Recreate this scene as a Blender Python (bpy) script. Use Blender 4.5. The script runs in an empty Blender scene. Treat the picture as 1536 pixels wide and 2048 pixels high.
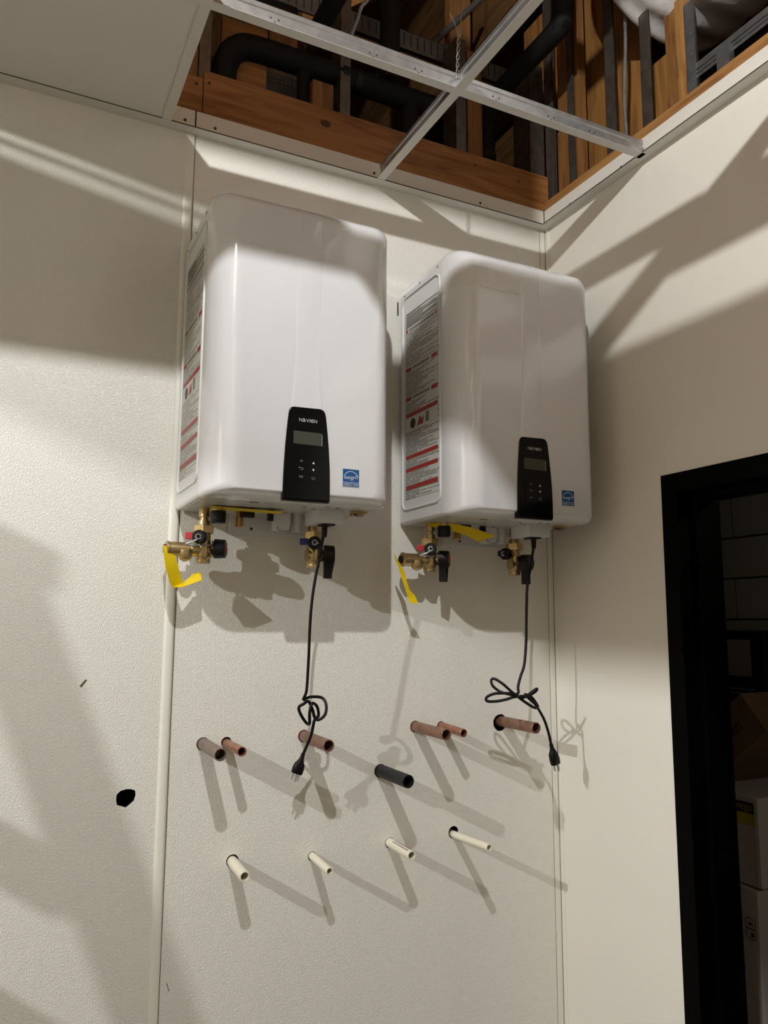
import bpy, bmesh, math, random
from mathutils import Vector, Matrix
random.seed(7)
scene = bpy.context.scene
COL = scene.collection
Z0 = 3.07                      # height of the ceiling grid above the floor (all z below are relative to it)

# ------------------------------------------------------------------ camera, world, exposure
cam_d = bpy.data.cameras.new('camera'); cam = bpy.data.objects.new('camera', cam_d); COL.objects.link(cam)
yaw, pitch, roll = math.radians(26.086), math.radians(8.0617), math.radians(0.3129)
fw = Vector((math.sin(yaw)*math.cos(pitch), math.cos(yaw)*math.cos(pitch), math.sin(pitch)))
rt = Vector((math.cos(yaw), -math.sin(yaw), 0)); up = rt.cross(fw)
r2 = math.cos(roll)*rt + math.sin(roll)*up; u2 = -math.sin(roll)*rt + math.cos(roll)*up
m = Matrix((r2, u2, -fw)).transposed().to_4x4(); m.translation = Vector((-1.5326, -1.9426, Z0-1.2750))
cam.matrix_world = m
cam_d.sensor_fit = 'VERTICAL'; cam_d.sensor_height = 36.0; cam_d.lens = 1568.49/2048*36.0
cam_d.clip_start = 0.02; cam_d.clip_end = 60
scene.camera = cam
world = bpy.data.worlds.new('world'); scene.world = world; world.use_nodes = True
world.node_tree.nodes['Background'].inputs[0].default_value = (0.9, 0.8, 0.65, 1)
world.node_tree.nodes['Background'].inputs[1].default_value = 0.0
scene.view_settings.view_transform = 'Standard'
scene.view_settings.look = 'None'
scene.view_settings.exposure = 0.0
scene.view_settings.gamma = 1.0
scene.view_settings.use_curve_mapping = False

# two bare bulbs burning in the open space above the ceiling grid
def bulb_light(x, y, z, power, colour, r=0.028):
    d = bpy.data.lights.new('bulb_light', 'POINT'); d.energy = power; d.color = colour; d.shadow_soft_size = r
    o = bpy.data.objects.new('bulb_light', d); COL.objects.link(o); o.location = (x, y, z+Z0)
    return o
bulb_light(-1.597, -1.879, 0.427, 128, (0.985, 1.0, 0.995), 0.016)      # above the photographer
bulb_light(-4.47, -1.77, 0.30, 315, (0.985, 1.0, 0.995), 0.018)         # farther along the room

# ------------------------------------------------------------------ helpers
WO = {}
def V(x, y, z): return Vector((x, y, z+Z0))
def tag(o, label=None, cat=None, group=None, kind=None):
    if label: o['label'] = label
    if cat: o['category'] = cat
    if group: o['group'] = group
    if kind: o['kind'] = kind
    return o
def empty(name, loc, parent=None):
    o = bpy.data.objects.new(name, None); COL.objects.link(o); o.empty_display_size = 0.05
    loc = Vector(loc)
    if parent: o.parent = parent; o.location = loc - WO[parent]
    else: o.location = loc
    WO[o] = loc
    return o
def basis(d):
    d = d.normalized(); a = Vector((0, 0, 1)) if abs(d.z) < 0.9 else Vector((1, 0, 0))
    u = d.cross(a).normalized(); v = u.cross(d).normalized()
    return u, v
class MB:
    def __init__(s): s.v = []; s.f = []
    def add(s, vs, fs):
        n = len(s.v); s.v += [Vector(x) for x in vs]; s.f += [tuple(i+n for i in f) for f in fs]; return s
    def box(s, a, b):
        x0, x1 = sorted((a[0], b[0])); y0, y1 = sorted((a[1], b[1])); z0, z1 = sorted((a[2], b[2]))
        return s.add([V(x, y, z) for x in (x0, x1) for y in (y0, y1) for z in (z0, z1)],
              [(0, 1, 3, 2), (4, 6, 7, 5), (0, 4, 5, 1), (2, 3, 7, 6), (0, 2, 6, 4), (1, 5, 7, 3)])
    def obox(s, c, ax, ay, az):          # oriented box from centre and three half-axes
        c = V(*c); ax, ay, az = Vector(ax), Vector(ay), Vector(az)
        return s.add([c+i*ax+j*ay+k*az for i in (-1, 1) for j in (-1, 1) for k in (-1, 1)],
              [(0, 1, 3, 2), (4, 6, 7, 5), (0, 4, 5, 1), (2, 3, 7, 6), (0, 2, 6, 4), (1, 5, 7, 3)])
    def lathe(s, p0, d, prof, n=20, cap=True):   # prof: list of (t along d, radius)
        p0 = V(*p0); d = Vector(d).normalized(); u, v = basis(d); vs = []; fs = []
        for t, r in prof:
            for i in range(n):
                a = 2*math.pi*i/n; vs.append(p0+d*t+(u*math.cos(a)+v*math.sin(a))*r)
        for k in range(len(prof)-1):
            for i in range(n):
                j = (i+1) % n; fs.append((k*n+i, k*n+j, (k+1)*n+j, (k+1)*n+i))
        if cap:
            fs.append(tuple(reversed(range(n)))); fs.append(tuple((len(prof)-1)*n+i for i in range(n)))
        return s.add(vs, fs)
    def cyl(s, p0, p1, r, n=16, r1=None):
        d = Vector(p1)-Vector(p0); return s.lathe(p0, d, [(0, r), (d.length, r if r1 is None else r1)], n)
    def pipe(s, p0, p1, r, wall, n=28):           # hollow tube open at p1
        d = Vector(p1)-Vector(p0); L = d.length
        return s.lathe(p0, d, [(0, r), (L-0.001, r), (L, r-0.0008), (L, r-wall), (L-0.05, r-wall), (L-0.055, 0.0005)], n)
    def tube(s, pts, r, n=8, sub=5, closed=False):
        P = [V(*p) for p in pts]; Q = []
        if sub > 1:
            for i in range(len(P)-1):
                a = P[max(i-1, 0)]; b = P[i]; c = P[i+1]; d = P[min(i+2, len(P)-1)]
                for k in range(sub):
                    t = k/sub
                    Q.append(0.5*((2*b)+(c-a)*t+(2*a-5*b+4*c-d)*t*t+(3*b-a-3*c+d)*t**3))
            Q.append(P[-1])
        else: Q = P
        vs = []; fs = []; u = None
        for i, q in enumerate(Q):
            d = (Q[min(i+1, len(Q)-1)]-Q[max(i-1, 0)]).normalized()
            if u is None: u, _ = basis(d)
            u = (u-d*u.dot(d)).normalized(); w = d.cross(u)
            rr = r(i/(len(Q)-1)) if callable(r) else r
            for k in range(n):
                a = 2*math.pi*k/n; vs.append(q+(u*math.cos(a)+w*math.sin(a))*rr)
        for i in range(len(Q)-1):
            for k in range(n):
                j = (k+1) % n; fs.append((i*n+k, i*n+j, (i+1)*n+j, (i+1)*n+k))
        fs.append(tuple(reversed(range(n)))); fs.append(tuple((len(Q)-1)*n+k for k in range(n)))
        return s.add(vs, fs)
    def prism(s, poly, y0, y1):                    # polygon in (x,z) extruded along y
        n = len(poly); vs = [V(x, y0, z) for x, z in poly]+[V(x, y1, z) for x, z in poly]
        fs = [tuple(range(n)), tuple(reversed(range(n, 2*n)))]+[(i, i+n, (i+1) % n+n, (i+1) % n) for i in range(n)]
        return s.add(vs, fs)
    def prism_x(s, poly, x0, x1):                  # polygon in (y,z) extruded along x
        n = len(poly); vs = [V(x0, y, z) for y, z in poly]+[V(x1, y, z) for y, z in poly]
        fs = [tuple(range(n)), tuple(reversed(range(n, 2*n)))]+[(i, i+n, (i+1) % n+n, (i+1) % n) for i in range(n)]
        return s.add(vs, fs)
    def prism_z(s, poly, z0, z1):                  # polygon in (x,y) extruded along z
        n = len(poly); vs = [V(x, y, z0) for x, y in poly]+[V(x, y, z1) for x, y in poly]
        fs = [tuple(range(n)), tuple(reversed(range(n, 2*n)))]+[(i, i+n, (i+1) % n+n, (i+1) % n) for i in range(n)]
        return s.add(vs, fs)
    def ribbon(s, pairs, th=0.0006):
        n = len(pairs); vs = []; fs = []
        for a, b in pairs: vs += [V(*a), V(*b)]
        nn = []
        for i in range(n):
            i0, i1 = max(i-1, 0), min(i+1, n-1)
            t = (vs[2*i1]-vs[2*i0]); w = vs[2*i+1]-vs[2*i]; nn.append(t.cross(w).normalized()*th)
        top = [vs[2*i+k]+nn[i] for i in range(n) for k in (0, 1)]
        vs2 = vs+top; o = 2*n
        for i in range(n-1):
            a, b, c, d = 2*i, 2*i+1, 2*i+3, 2*i+2
            fs += [(a, b, c, d), (a+o, d+o, c+o, b+o), (a, d, d+o, a+o), (b, b+o, c+o, c)]
        fs += [(0, o, o+1, 1), (2*n-2, 2*n-1, 2*n-1+o, 2*n-2+o)]
        return s.add(vs2, fs)
    def build(s, name, mat, parent=None, origin=None, smooth=35, bevel=0, bseg=2, kind=None):
        me = bpy.data.meshes.new(name)
        if parent: o3 = WO[parent]
        else:
            if origin is not None: o3 = V(*origin)
            else:
                xs = [v.x for v in s.v]; ys = [v.y for v in s.v]; zs = [v.z for v in s.v]
                o3 = Vector(((min(xs)+max(xs))/2, (min(ys)+max(ys))/2, min(zs)))
        me.from_pydata([tuple(v-o3) for v in s.v], [], s.f)
        bm = bmesh.new(); bm.from_mesh(me); bmesh.ops.recalc_face_normals(bm, faces=bm.faces); bm.to_mesh(me); bm.free()
        me.materials.append(mat)
        if smooth: me.shade_smooth(); me.set_sharp_from_angle(angle=math.radians(smooth))
        o = bpy.data.objects.new(name, me); COL.objects.link(o)
        if parent: o.parent = parent
        else: o.location = o3
        WO[o] = o3
        if bevel:
            b = o.modifiers.new('bevel', 'BEVEL'); b.width = bevel; b.segments = bseg; b.limit_method = 'ANGLE'; b.angle_limit = math.radians(40)
        if kind: o['kind'] = kind
        return o

def rrect(x0, x1, z0, z1, r, n=8):
    out = []
    for cx, cz, a0 in ((x1-r, z1-r, 0), (x0+r, z1-r, 90), (x0+r, z0+r, 180), (x1-r, z0+r, 270)):
        for i in range(n+1):
            a = math.radians(a0+90*i/n); out.append((cx+r*math.cos(a), cz+r*math.sin(a)))
    return out
def hexa(cx, cz, r, a0=0): return [(cx+r*math.cos(math.radians(a0+60*i)), cz+r*math.sin(math.radians(a0+60*i))) for i in range(6)]

# text as real mesh, lying in a plane: origin + u (reading direction) + w (up), extruded along n
def text_mesh(txt, size, shear=0.0, spacing=1.0):
    c = bpy.data.curves.new('lettering', 'FONT'); c.body = txt; c.size = size; c.shear = shear; c.space_character = spacing; c.resolution_u = 3
    c.align_x = 'CENTER'; c.align_y = 'CENTER'
    t = bpy.data.objects.new('lettering', c); COL.objects.link(t)
    dg = bpy.context.evaluated_depsgraph_get(); me = bpy.data.meshes.new_from_object(t.evaluated_get(dg))
    vs = [v.co.copy() for v in me.vertices]; fs = [tuple(p.vertices) for p in me.polygons]
    bpy.data.objects.remove(t); bpy.data.curves.remove(c); bpy.data.meshes.remove(me)
    return vs, fs
def put_text(mb, txt, c, u, w, height=None, width=None, shear=0.0, spacing=1.0, bold=0):
    vs, fs = text_mesh(txt, 1.0, shear, spacing)
    if not vs: return
    x0 = min(v.x for v in vs); x1 = max(v.x for v in vs); y0 = min(v.y for v in vs); y1 = max(v.y for v in vs)
    sy = (height or 1)/(y1-y0); sx = (width/(x1-x0)) if width else sy
    if not height: sy = sx
    c = V(*c); u = Vector(u); w = Vector(w)
    for k in range(bold+1):
        mb.add([c+u*((v.x-(x0+x1)/2)*sx+k*0.0004)+w*((v.y-(y0+y1)/2)*sy) for v in vs], fs)

# ------------------------------------------------------------------ materials
def new_mat(name):
    m = bpy.data.materials.new(name); m.use_nodes = True; nt = m.node_tree
    return m, nt, nt.nodes['Principled BSDF']
def rgba(c): return (c[0], c[1], c[2], 1)
def plain(name, col, rough=0.5, metal=0.0, spec=0.5, coat=0.0, noise=0.0, nscale=30, bump=0.0, bscale=200, emit=None, trans=0.0):
    m, nt, b = new_mat(name)
    b.inputs['Base Color'].default_value = rgba(col); b.inputs['Roughness'].default_value = rough
    b.inputs['Metallic'].default_value = metal; b.inputs['Specular IOR Level'].default_value = spec
    b.inputs['Coat Weight'].default_value = coat
    if coat: b.inputs['Coat Roughness'].default_value = 0.05
    tc = nt.nodes.new('ShaderNodeTexCoord')
    if noise:
        n = nt.nodes.new('ShaderNodeTexNoise'); n.inputs['Scale'].default_value = nscale; n.inputs['Detail'].default_value = 4
        nt.links.new(tc.outputs['Object'], n.inputs['Vector'])
        r = nt.nodes.new('ShaderNodeValToRGB'); r.color_ramp.elements[0].position = 0.3; r.color_ramp.elements[1].position = 0.75
        r.color_ramp.elements[0].color = rgba([max(0, x*(1-noise)) for x in col]); r.color_ramp.elements[1].color = rgba([min(1, x*(1+noise)) for x in col])
        nt.links.new(n.outputs['Fac'], r.inputs['Fac']); nt.links.new(r.outputs['Color'], b.inputs['Base Color'])
    if bump:
        n2 = nt.nodes.new('ShaderNodeTexNoise'); n2.inputs['Scale'].default_value = bscale; n2.inputs['Detail'].default_value = 3
        nt.links.new(tc.outputs['Object'], n2.inputs['Vector'])
        bp = nt.nodes.new('ShaderNodeBump'); bp.inputs['Strength'].default_value = bump; bp.inputs['Distance'].default_value = 0.002
        nt.links.new(n2.outputs['Fac'], bp.inputs['Height']); nt.links.new(bp.outputs['Normal'], b.inputs['Normal'])
    return m
def frp_mat(name, col, strength, rough):
    m, nt, b = new_mat(name)
    b.inputs['Base Color'].default_value = rgba(col); b.inputs['Roughness'].default_value = rough
    b.inputs['Specular IOR Level'].default_value = 0.5
    tc = nt.nodes.new('ShaderNodeTexCoord'); mp = nt.nodes.new('ShaderNodeMapping'); mp.inputs['Scale'].default_value = (1.0, 1.0, 0.62)
    nt.links.new(tc.outputs['Object'], mp.inputs['Vector'])
    n = nt.nodes.new('ShaderNodeTexNoise'); n.inputs['Scale'].default_value = 380; n.inputs['Detail'].default_value = 1.0; n.inputs['Roughness'].default_value = 0.5; n.inputs['Distortion'].default_value = 0.15
    nt.links.new(mp.outputs['Vector'], n.inputs['Vector'])
    r = nt.nodes.new('ShaderNodeValToRGB'); r.color_ramp.elements[0].position = 0.42; r.color_ramp.elements[1].position = 0.62
    nt.links.new(n.outputs['Fac'], r.inputs['Fac'])
    bp = nt.nodes.new('ShaderNodeBump'); bp.inputs['Strength'].default_value = strength; bp.inputs['Distance'].default_value = 0.0006
    nt.links.new(r.outputs['Color'], bp.inputs['Height']); nt.links.new(bp.outputs['Normal'], b.inputs['Normal'])
    return m
def wood_mat(name, c1, c2, axis='x', rough=0.6, knot=True):
    m, nt, b = new_mat(name); b.inputs['Roughness'].default_value = rough
    tc = nt.nodes.new('ShaderNodeTexCoord'); mp = nt.nodes.new('ShaderNodeMapping')
    sc = {'x': (1.2, 14, 14), 'y': (14, 1.2, 14), 'z': (14, 14, 1.2)}[axis]; mp.inputs['Scale'].default_value = sc
    nt.links.new(tc.outputs['Object'], mp.inputs['Vector'])
    n = nt.nodes.new('ShaderNodeTexNoise'); n.inputs['Scale'].default_value = 2.2; n.inputs['Detail'].default_value = 6; n.inputs['Distortion'].default_value = 1.6
    nt.links.new(mp.outputs['Vector'], n.inputs['Vector'])
    r = nt.nodes.new('ShaderNodeValToRGB'); e = r.color_ramp.elements
    e[0].position = 0.32; e[0].color = rgba(c1); e[1].position = 0.62; e[1].color = rgba(c2)
    k = e.new(0.47); k.color = rgba([(a+bb)/2*1.04 for a, bb in zip(c1, c2)])
    nt.links.new(n.outputs['Fac'], r.inputs['Fac']); nt.links.new(r.outputs['Color'], b.inputs['Base Color'])
    bp = nt.nodes.new('ShaderNodeBump'); bp.inputs['Strength'].default_value = 0.25; bp.inputs['Distance'].default_value = 0.002
    nt.links.new(n.outputs['Fac'], bp.inputs['Height']); nt.links.new(bp.outputs['Normal'], b.inputs['Normal'])
    return m
def label_mat():        # rows of fine print on a pale sticker
    m, nt, b = new_mat('printed_label'); b.inputs['Roughness'].default_value = 0.35
    tc = nt.nodes.new('ShaderNodeTexCoord'); sx = nt.nodes.new('ShaderNodeSeparateXYZ'); nt.links.new(tc.outputs['Object'], sx.inputs[0])
    def M(op, a, bb=None):
        q = nt.nodes.new('ShaderNodeMath'); q.operation = op
        for i, x in enumerate((a, bb)):
            if x is None: continue
            if isinstance(x, (int, float)): q.inputs[i].default_value = x
            else: nt.links.new(x, q.inputs[i])
        return q.outputs[0]
    z = M('MULTIPLY', sx.outputs['Z'], 1/0.0044); row = M('FLOOR', z); fr = M('FRACT', z)
    line = M('LESS_THAN', fr, 0.55)
    cv = nt.nodes.new('ShaderNodeCombineXYZ'); nt.links.new(M('MULTIPLY', sx.outputs['Y'], 160), cv.inputs[0]); nt.links.new(M('MULTIPLY', row, 7.31), cv.inputs[1])
    n = nt.nodes.new('ShaderNodeTexNoise'); n.inputs['Scale'].default_value = 1.0; n.inputs['Detail'].default_value = 1; nt.links.new(cv.outputs[0], n.inputs['Vector'])
    words = M('GREATER_THAN', n.outputs['Fac'], 0.37)
    n3 = nt.nodes.new('ShaderNodeTexWhiteNoise'); n3.noise_dimensions = '1D'; nt.links.new(row, n3.inputs['W'])
    rowlen = M('SUBTRACT', M('MULTIPLY', n3.outputs['Value'], 0.17), 0.265)      # ragged right ends
    inrow = M('GREATER_THAN', sx.outputs['Y'], rowlen)
    ink = M('MULTIPLY', M('MULTIPLY', line, words), inrow)
    mx = nt.nodes.new('ShaderNodeMix'); mx.data_type = 'RGBA'; nt.links.new(ink, mx.inputs[0])
    mx.inputs[6].default_value = (0.60, 0.60, 0.55, 1); mx.inputs[7].default_value = (0.15, 0.15, 0.13, 1)
    nt.links.new(mx.outputs[2], b.inputs['Base Color'])
    return m
def block_mat():
    m, nt, b = new_mat('painted_block'); b.inputs['Roughness'].default_value = 0.7
    tc = nt.nodes.new('ShaderNodeTexCoord'); n = nt.nodes.new('ShaderNodeTexNoise'); n.inputs['Scale'].default_value = 60
    nt.links.new(tc.outputs['Object'], n.inputs['Vector'])
    bp = nt.nodes.new('ShaderNodeBump'); bp.inputs['Strength'].default_value = 0.4; nt.links.new(n.outputs['Fac'], bp.inputs['Height']); nt.links.new(bp.outputs['Normal'], b.inputs['Normal'])
    b.inputs['Base Color'].default_value = (0.42, 0.40, 0.34, 1)
    return m
MT = {}
MT['frp'] = frp_mat('pebbled_wall_panel', (0.785, 0.76, 0.70), 0.75, 0.27)
MT['frp_r'] = frp_mat('wall_panel_fine', (0.80, 0.762, 0.69), 0.18, 0.42)
MT['trimw'] = plain('white_vinyl_trim', (0.79, 0.765, 0.69), 0.35)
MT['tee'] = plain('white_painted_steel', (0.70, 0.68, 0.64), 0.45)
MT['galv'] = plain('galvanized_steel', (0.45, 0.455, 0.45), 0.38, 0.85, noise=0.18, nscale=35)
MT['galvd'] = plain('dull_galvanized_steel', (0.26, 0.265, 0.27), 0.45, 0.8, noise=0.2, nscale=25)
MT['tile'] = plain('vinyl_ceiling_tile', (0.74, 0.72, 0.68), 0.55, bump=0.08, bscale=350)
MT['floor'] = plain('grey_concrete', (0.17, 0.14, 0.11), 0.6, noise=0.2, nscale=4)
MT['tan'] = plain('tan_painted_wall', (0.48, 0.42, 0.33), 0.7)
MT['wood'] = wood_mat('fir_board', (0.19, 0.070, 0.014), (0.35, 0.15, 0.04), 'x')
MT['woody'] = wood_mat('fir_board_y', (0.25, 0.11, 0.03), (0.42, 0.21, 0.07), 'y')
MT['woodz'] = wood_mat('fir_stud', (0.14, 0.055, 0.014), (0.27, 0.12, 0.035), 'z')
MT['ply'] = wood_mat('plywood_sheet', (0.20, 0.085, 0.02), (0.36, 0.17, 0.045), 'z')
MT['woodl'] = wood_mat('pale_fir_stud', (0.24, 0.10, 0.028), (0.40, 0.20, 0.06), 'z')
MT['studb'] = plain('weathered_steel_stud', (0.17, 0.145, 0.12), 0.4, 0.7, noise=0.25, nscale=30)
MT['deck'] = wood_mat('roof_sheathing', (0.10, 0.045, 0.014), (0.20, 0.095, 0.03), 'y')
MT['rubber'] = plain('black_foam_insulation', (0.006, 0.006, 0.0065), 0.75, spec=0.25, bump=0.15, bscale=90)
MT['black'] = plain('black_plastic', (0.005, 0.005, 0.0055), 0.42, spec=0.3)
MT['cord'] = plain('black_cord_jacket', (0.003, 0.003, 0.0033), 0.4, spec=0.25)
MT['enamel'] = plain('white_enamel', (0.74, 0.745, 0.76), 0.16, coat=0.5)
MT['enamel2'] = plain('white_powder_coat', (0.70, 0.705, 0.70), 0.33)
MT['plate'] = plain('pale_grey_steel', (0.60, 0.60, 0.57), 0.3, 0.25)
MT['gloss'] = plain('gloss_black_panel', (0.0025, 0.0025, 0.003), 0.12, spec=0.2, bump=0.04, bscale=60)
MT['lcd'] = plain('grey_lcd', (0.060, 0.062, 0.048), 0.3, spec=0.3)
MT['silver'] = plain('silver_print', (0.55, 0.55, 0.55), 0.4)
MT['dimprint'] = plain('dim_grey_print', (0.28, 0.28, 0.28), 0.5)
MT['blue'] = plain('blue_sticker', (0.003, 0.085, 0.28), 0.3)
MT['wprint'] = plain('white_print', (0.75, 0.78, 0.80), 0.4)
MT['label'] = label_mat()
MT['labelbg'] = plain('pale_label', (0.62, 0.62, 0.575), 0.35)
MT['redp'] = plain('red_print', (0.36, 0.028, 0.02), 0.4)
MT['blkp'] = plain('black_print', (0.03, 0.03, 0.03), 0.5)
MT['greyp'] = plain('grey_print', (0.17, 0.17, 0.15), 0.5)
MT['brass'] = plain('cast_brass', (0.52, 0.39, 0.19), 0.32, 0.9, noise=0.12, nscale=80)
MT['brassd'] = plain('dark_brass', (0.46, 0.29, 0.10), 0.36, 0.85)
MT['redpl'] = plain('red_plastic', (0.42, 0.012, 0.015), 0.4)
MT['bluepl'] = plain('blue_plastic', (0.01, 0.035, 0.22), 0.4)
MT['strap'] = plain('clear_grey_strap', (0.45, 0.45, 0.45), 0.35)
MT['yellow'] = plain('yellow_paper_tag', (0.80, 0.58, 0.0), 0.55)
MT['copper'] = plain('weathered_copper', (0.27, 0.145, 0.095), 0.42, 0.5, noise=0.35, nscale=45)
MT['copper2'] = plain('bright_copper', (0.38, 0.17, 0.095), 0.36, 0.55, noise=0.3, nscale=55)
MT['copperb'] = plain('brown_copper', (0.25, 0.185, 0.15), 0.45, 0.45, noise=0.2, nscale=45)
MT['iron'] = plain('black_iron_pipe', (0.010, 0.011, 0.012), 0.5, 0.0, spec=0.3, bump=0.1)
MT['cpvc'] = plain('cream_plastic_pipe', (0.80, 0.745, 0.60), 0.35)
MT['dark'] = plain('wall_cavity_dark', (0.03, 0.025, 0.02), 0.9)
MT['foil'] = plain('foil_duct_wrap', (0.80, 0.77, 0.74), 0.4, 0.1, noise=0.25, nscale=6, bump=0.9, bscale=38)
MT['frame'] = plain('black_painted_frame', (0.0006, 0.0006, 0.0006), 0.5, spec=0.05)
MT['block'] = block_mat()
MT['mortar'] = plain('grey_mortar', (0.12, 0.11, 0.09), 0.9)
MT['carton'] = plain('brown_cardboard', (0.20, 0.115, 0.05), 0.75, noise=0.1, nscale=10)
MT['cartonw'] = plain('white_cardboard', (0.62, 0.59, 0.54), 0.6)
MT['yprint'] = plain('yellow_print', (0.55, 0.47, 0.0), 0.5)
MT['scuff'] = plain('dark_green_scuff', (0.05, 0.07, 0.05), 0.7)
MT['tape'] = plain('clear_tape', (0.72, 0.715, 0.71), 0.08, coat=0.8, bump=0.35, bscale=60)
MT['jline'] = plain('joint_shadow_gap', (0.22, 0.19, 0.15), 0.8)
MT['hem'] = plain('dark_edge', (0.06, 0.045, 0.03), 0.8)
MT['knot'] = plain('wood_knot', (0.07, 0.026, 0.006), 0.7, noise=0.3, nscale=90)
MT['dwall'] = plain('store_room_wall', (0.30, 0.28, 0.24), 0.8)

def struct(o): o['kind'] = 'structure'; return o

# ------------------------------------------------------------------ room shell
XL, YF = -5.3, -3.7
def holed_sheet(x0, x1, z0, z1, holes, y0, y1):
    """flat panel in the plane y = y0 with real holes cut through it, thickness to y1"""
    bm = bmesh.new(); edges = []; loops = []
    def loop(pts):
        vs = [bm.verts.new(V(x, y0, z)) for x, z in pts]
        for i in range(len(vs)): edges.append(bm.edges.new((vs[i], vs[(i+1) % len(vs)])))
        loops.append(len(vs))
    loop([(x0, z0), (x1, z0), (x1, z1), (x0, z1)])
    for pts in holes: loop(pts)
    bmesh.ops.triangle_fill(bm, use_beauty=True, use_dissolve=False, edges=edges)
    ret = bmesh.ops.extrude_face_region(bm, geom=list(bm.faces))
    bmesh.ops.translate(bm, verts=[g for g in ret['geom'] if isinstance(g, bmesh.types.BMVert)], vec=(0, y1-y0, 0))
    mb = MB(); bm.verts.index_update()
    mb.v = [v.co.copy() for v in bm.verts]; mb.f = [tuple(v.index for v in f.verts) for f in bm.faces]
    bm.free(); return mb
def circ(cx, cz, r, n=20, jit=0.0): return [(cx+r*(1+random.uniform(-jit, jit))*math.cos(2*math.pi*i/n), cz+r*(1+random.uniform(-jit, jit))*math.sin(2*math.pi*i/n)) for i in range(n)]

# pipes sticking out of the wall: base x, base z, tip (x,y,z), radius, kind
PIPES = [
 ('P1', (-1.063, -1.566), (-1.064, -0.166, -1.567), 0.0143, 'copperb', 0.0016),
 ('P2', (-1.006, -1.568), (-1.007, -0.137, -1.568), 0.0110, 'copper2', 0.0022),
 ('P3', (-0.805, -1.562), (-0.806, -0.169, -1.563), 0.0143, 'copper', 0.0016),
 ('P4', (-0.587, -1.664), (-0.587, -0.157, -1.664), 0.0165, 'iron', 0.0016),
 ('P5', (-0.482, -1.555), (-0.482, -0.166, -1.556), 0.0143, 'copper', 0.0016),
 ('P6', (-0.401, -1.557), (-0.402, -0.120, -1.562), 0.0110, 'copper2', 0.0016),
 ('P7', (-0.196, -1.555), (-0.196, -0.160, -1.555), 0.0150, 'copper', 0.0030),
 ('V1', (-0.982, -1.846), (-0.984, -0.112, -1.849), 0.0128, 'cpvc', 0.0026),
 ('V2', (-0.777, -1.857), (-0.780, -0.123, -1.860), 0.0098, 'cpvc', 0.0018),
 ('V3', (-0.559, -1.849), (-0.560, -0.125, -1.850), 0.0122, 'cpvc', 0.0016),
 ('V4', (-0.361, -1.850), (-0.357, -0.167, -1.844), 0.0098, 'cpvc', 0.0016)]
holes = []
for n, (bx, bz), t, r, mk, gap in PIPES:
    if n == 'P7': holes.append(circ(bx-0.008, bz-0.003, r+0.009, 22, 0.03))
    elif n == 'V4': holes.append(circ(bx-0.002, bz+0.006, r+0.007, 20, 0.02))
    elif n in ('V1', 'P2'): holes.append(circ(bx-0.0006, bz+0.0022, r+gap, 20, 0.015))
    else: holes.append(circ(bx-0.0008, bz, r+gap, 20, 0.01))
wb = struct(empty('wall_back', V(-2.6, 0, -Z0)))
holed_sheet(-1.142, -0.003, -Z0, 0.070, holes, 0.0, 0.004).build('wall_panel', MT['frp'], wb, smooth=0)
ragged = [(-1.258, -1.667), (-1.250, -1.659), (-1.238, -1.656), (-1.226, -1.657), (-1.217, -1.661), (-1.2155, -1.672), (-1.219, -1.684), (-1.229, -1.692), (-1.236, -1.697), (-1.247, -1.693), (-1.256, -1.690), (-1.2585, -1.679)]
holed_sheet(XL, -1.146, -Z0, 0.070, [ragged], 0.0, 0.004).build('wall_panel', MT['frp'], wb, smooth=0)
# substrate behind the panels and dark cavity
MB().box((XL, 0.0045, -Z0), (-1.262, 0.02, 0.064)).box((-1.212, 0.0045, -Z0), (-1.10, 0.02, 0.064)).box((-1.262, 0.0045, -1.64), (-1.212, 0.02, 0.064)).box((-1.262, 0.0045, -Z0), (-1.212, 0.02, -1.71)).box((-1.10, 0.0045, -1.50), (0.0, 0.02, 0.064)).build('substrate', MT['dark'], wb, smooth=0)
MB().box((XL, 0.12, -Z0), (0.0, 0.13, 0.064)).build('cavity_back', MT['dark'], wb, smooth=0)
# boards over the panels (the top of the framed wall)
def board(x0, x1, z0, z1, nails):
    b = MB().box((x0, 0.001, z0), (x1, 0.019, z1)).build('board', MT['wood'], wb, smooth=0, bevel=0.0012)
    for nx, nz in nails: MB().lathe((nx, 0.002, nz), (0, -1, 0), [(0, 0.0042), (0.0018, 0.0042)], 10).build('screw_head', MT['blkp'], b)
board(-1.1265, 0.02, 0.071, 0.197, [(-1.112, 0.163), (-0.50, 0.168), (-0.268, 0.160), (-0.1, 0.150)])
bd = [o for o in bpy.data.objects if o.name == 'board'][0]
MB().add([V(-0.775+0.017*math.cos(a), 0.0007, 0.148+0.011*math.sin(a)) for a in [2*math.pi*i/16 for i in range(16)]], [tuple(range(16))]).build('knot', MT['knot'], bd, smooth=0)
board(-1.95, -1.1285, 0.071, 0.172, [(-1.146, 0.150), (-1.45, 0.12)])
for nx in (-1.172, -1.092, -0.25, -0.62): MB().lathe((nx, 0.0005, 0.036), (0, -1, 0), [(0, 0.0042), (0.0016, 0.0042)], 10).build('screw_head', MT['blkp'], wb)
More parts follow.
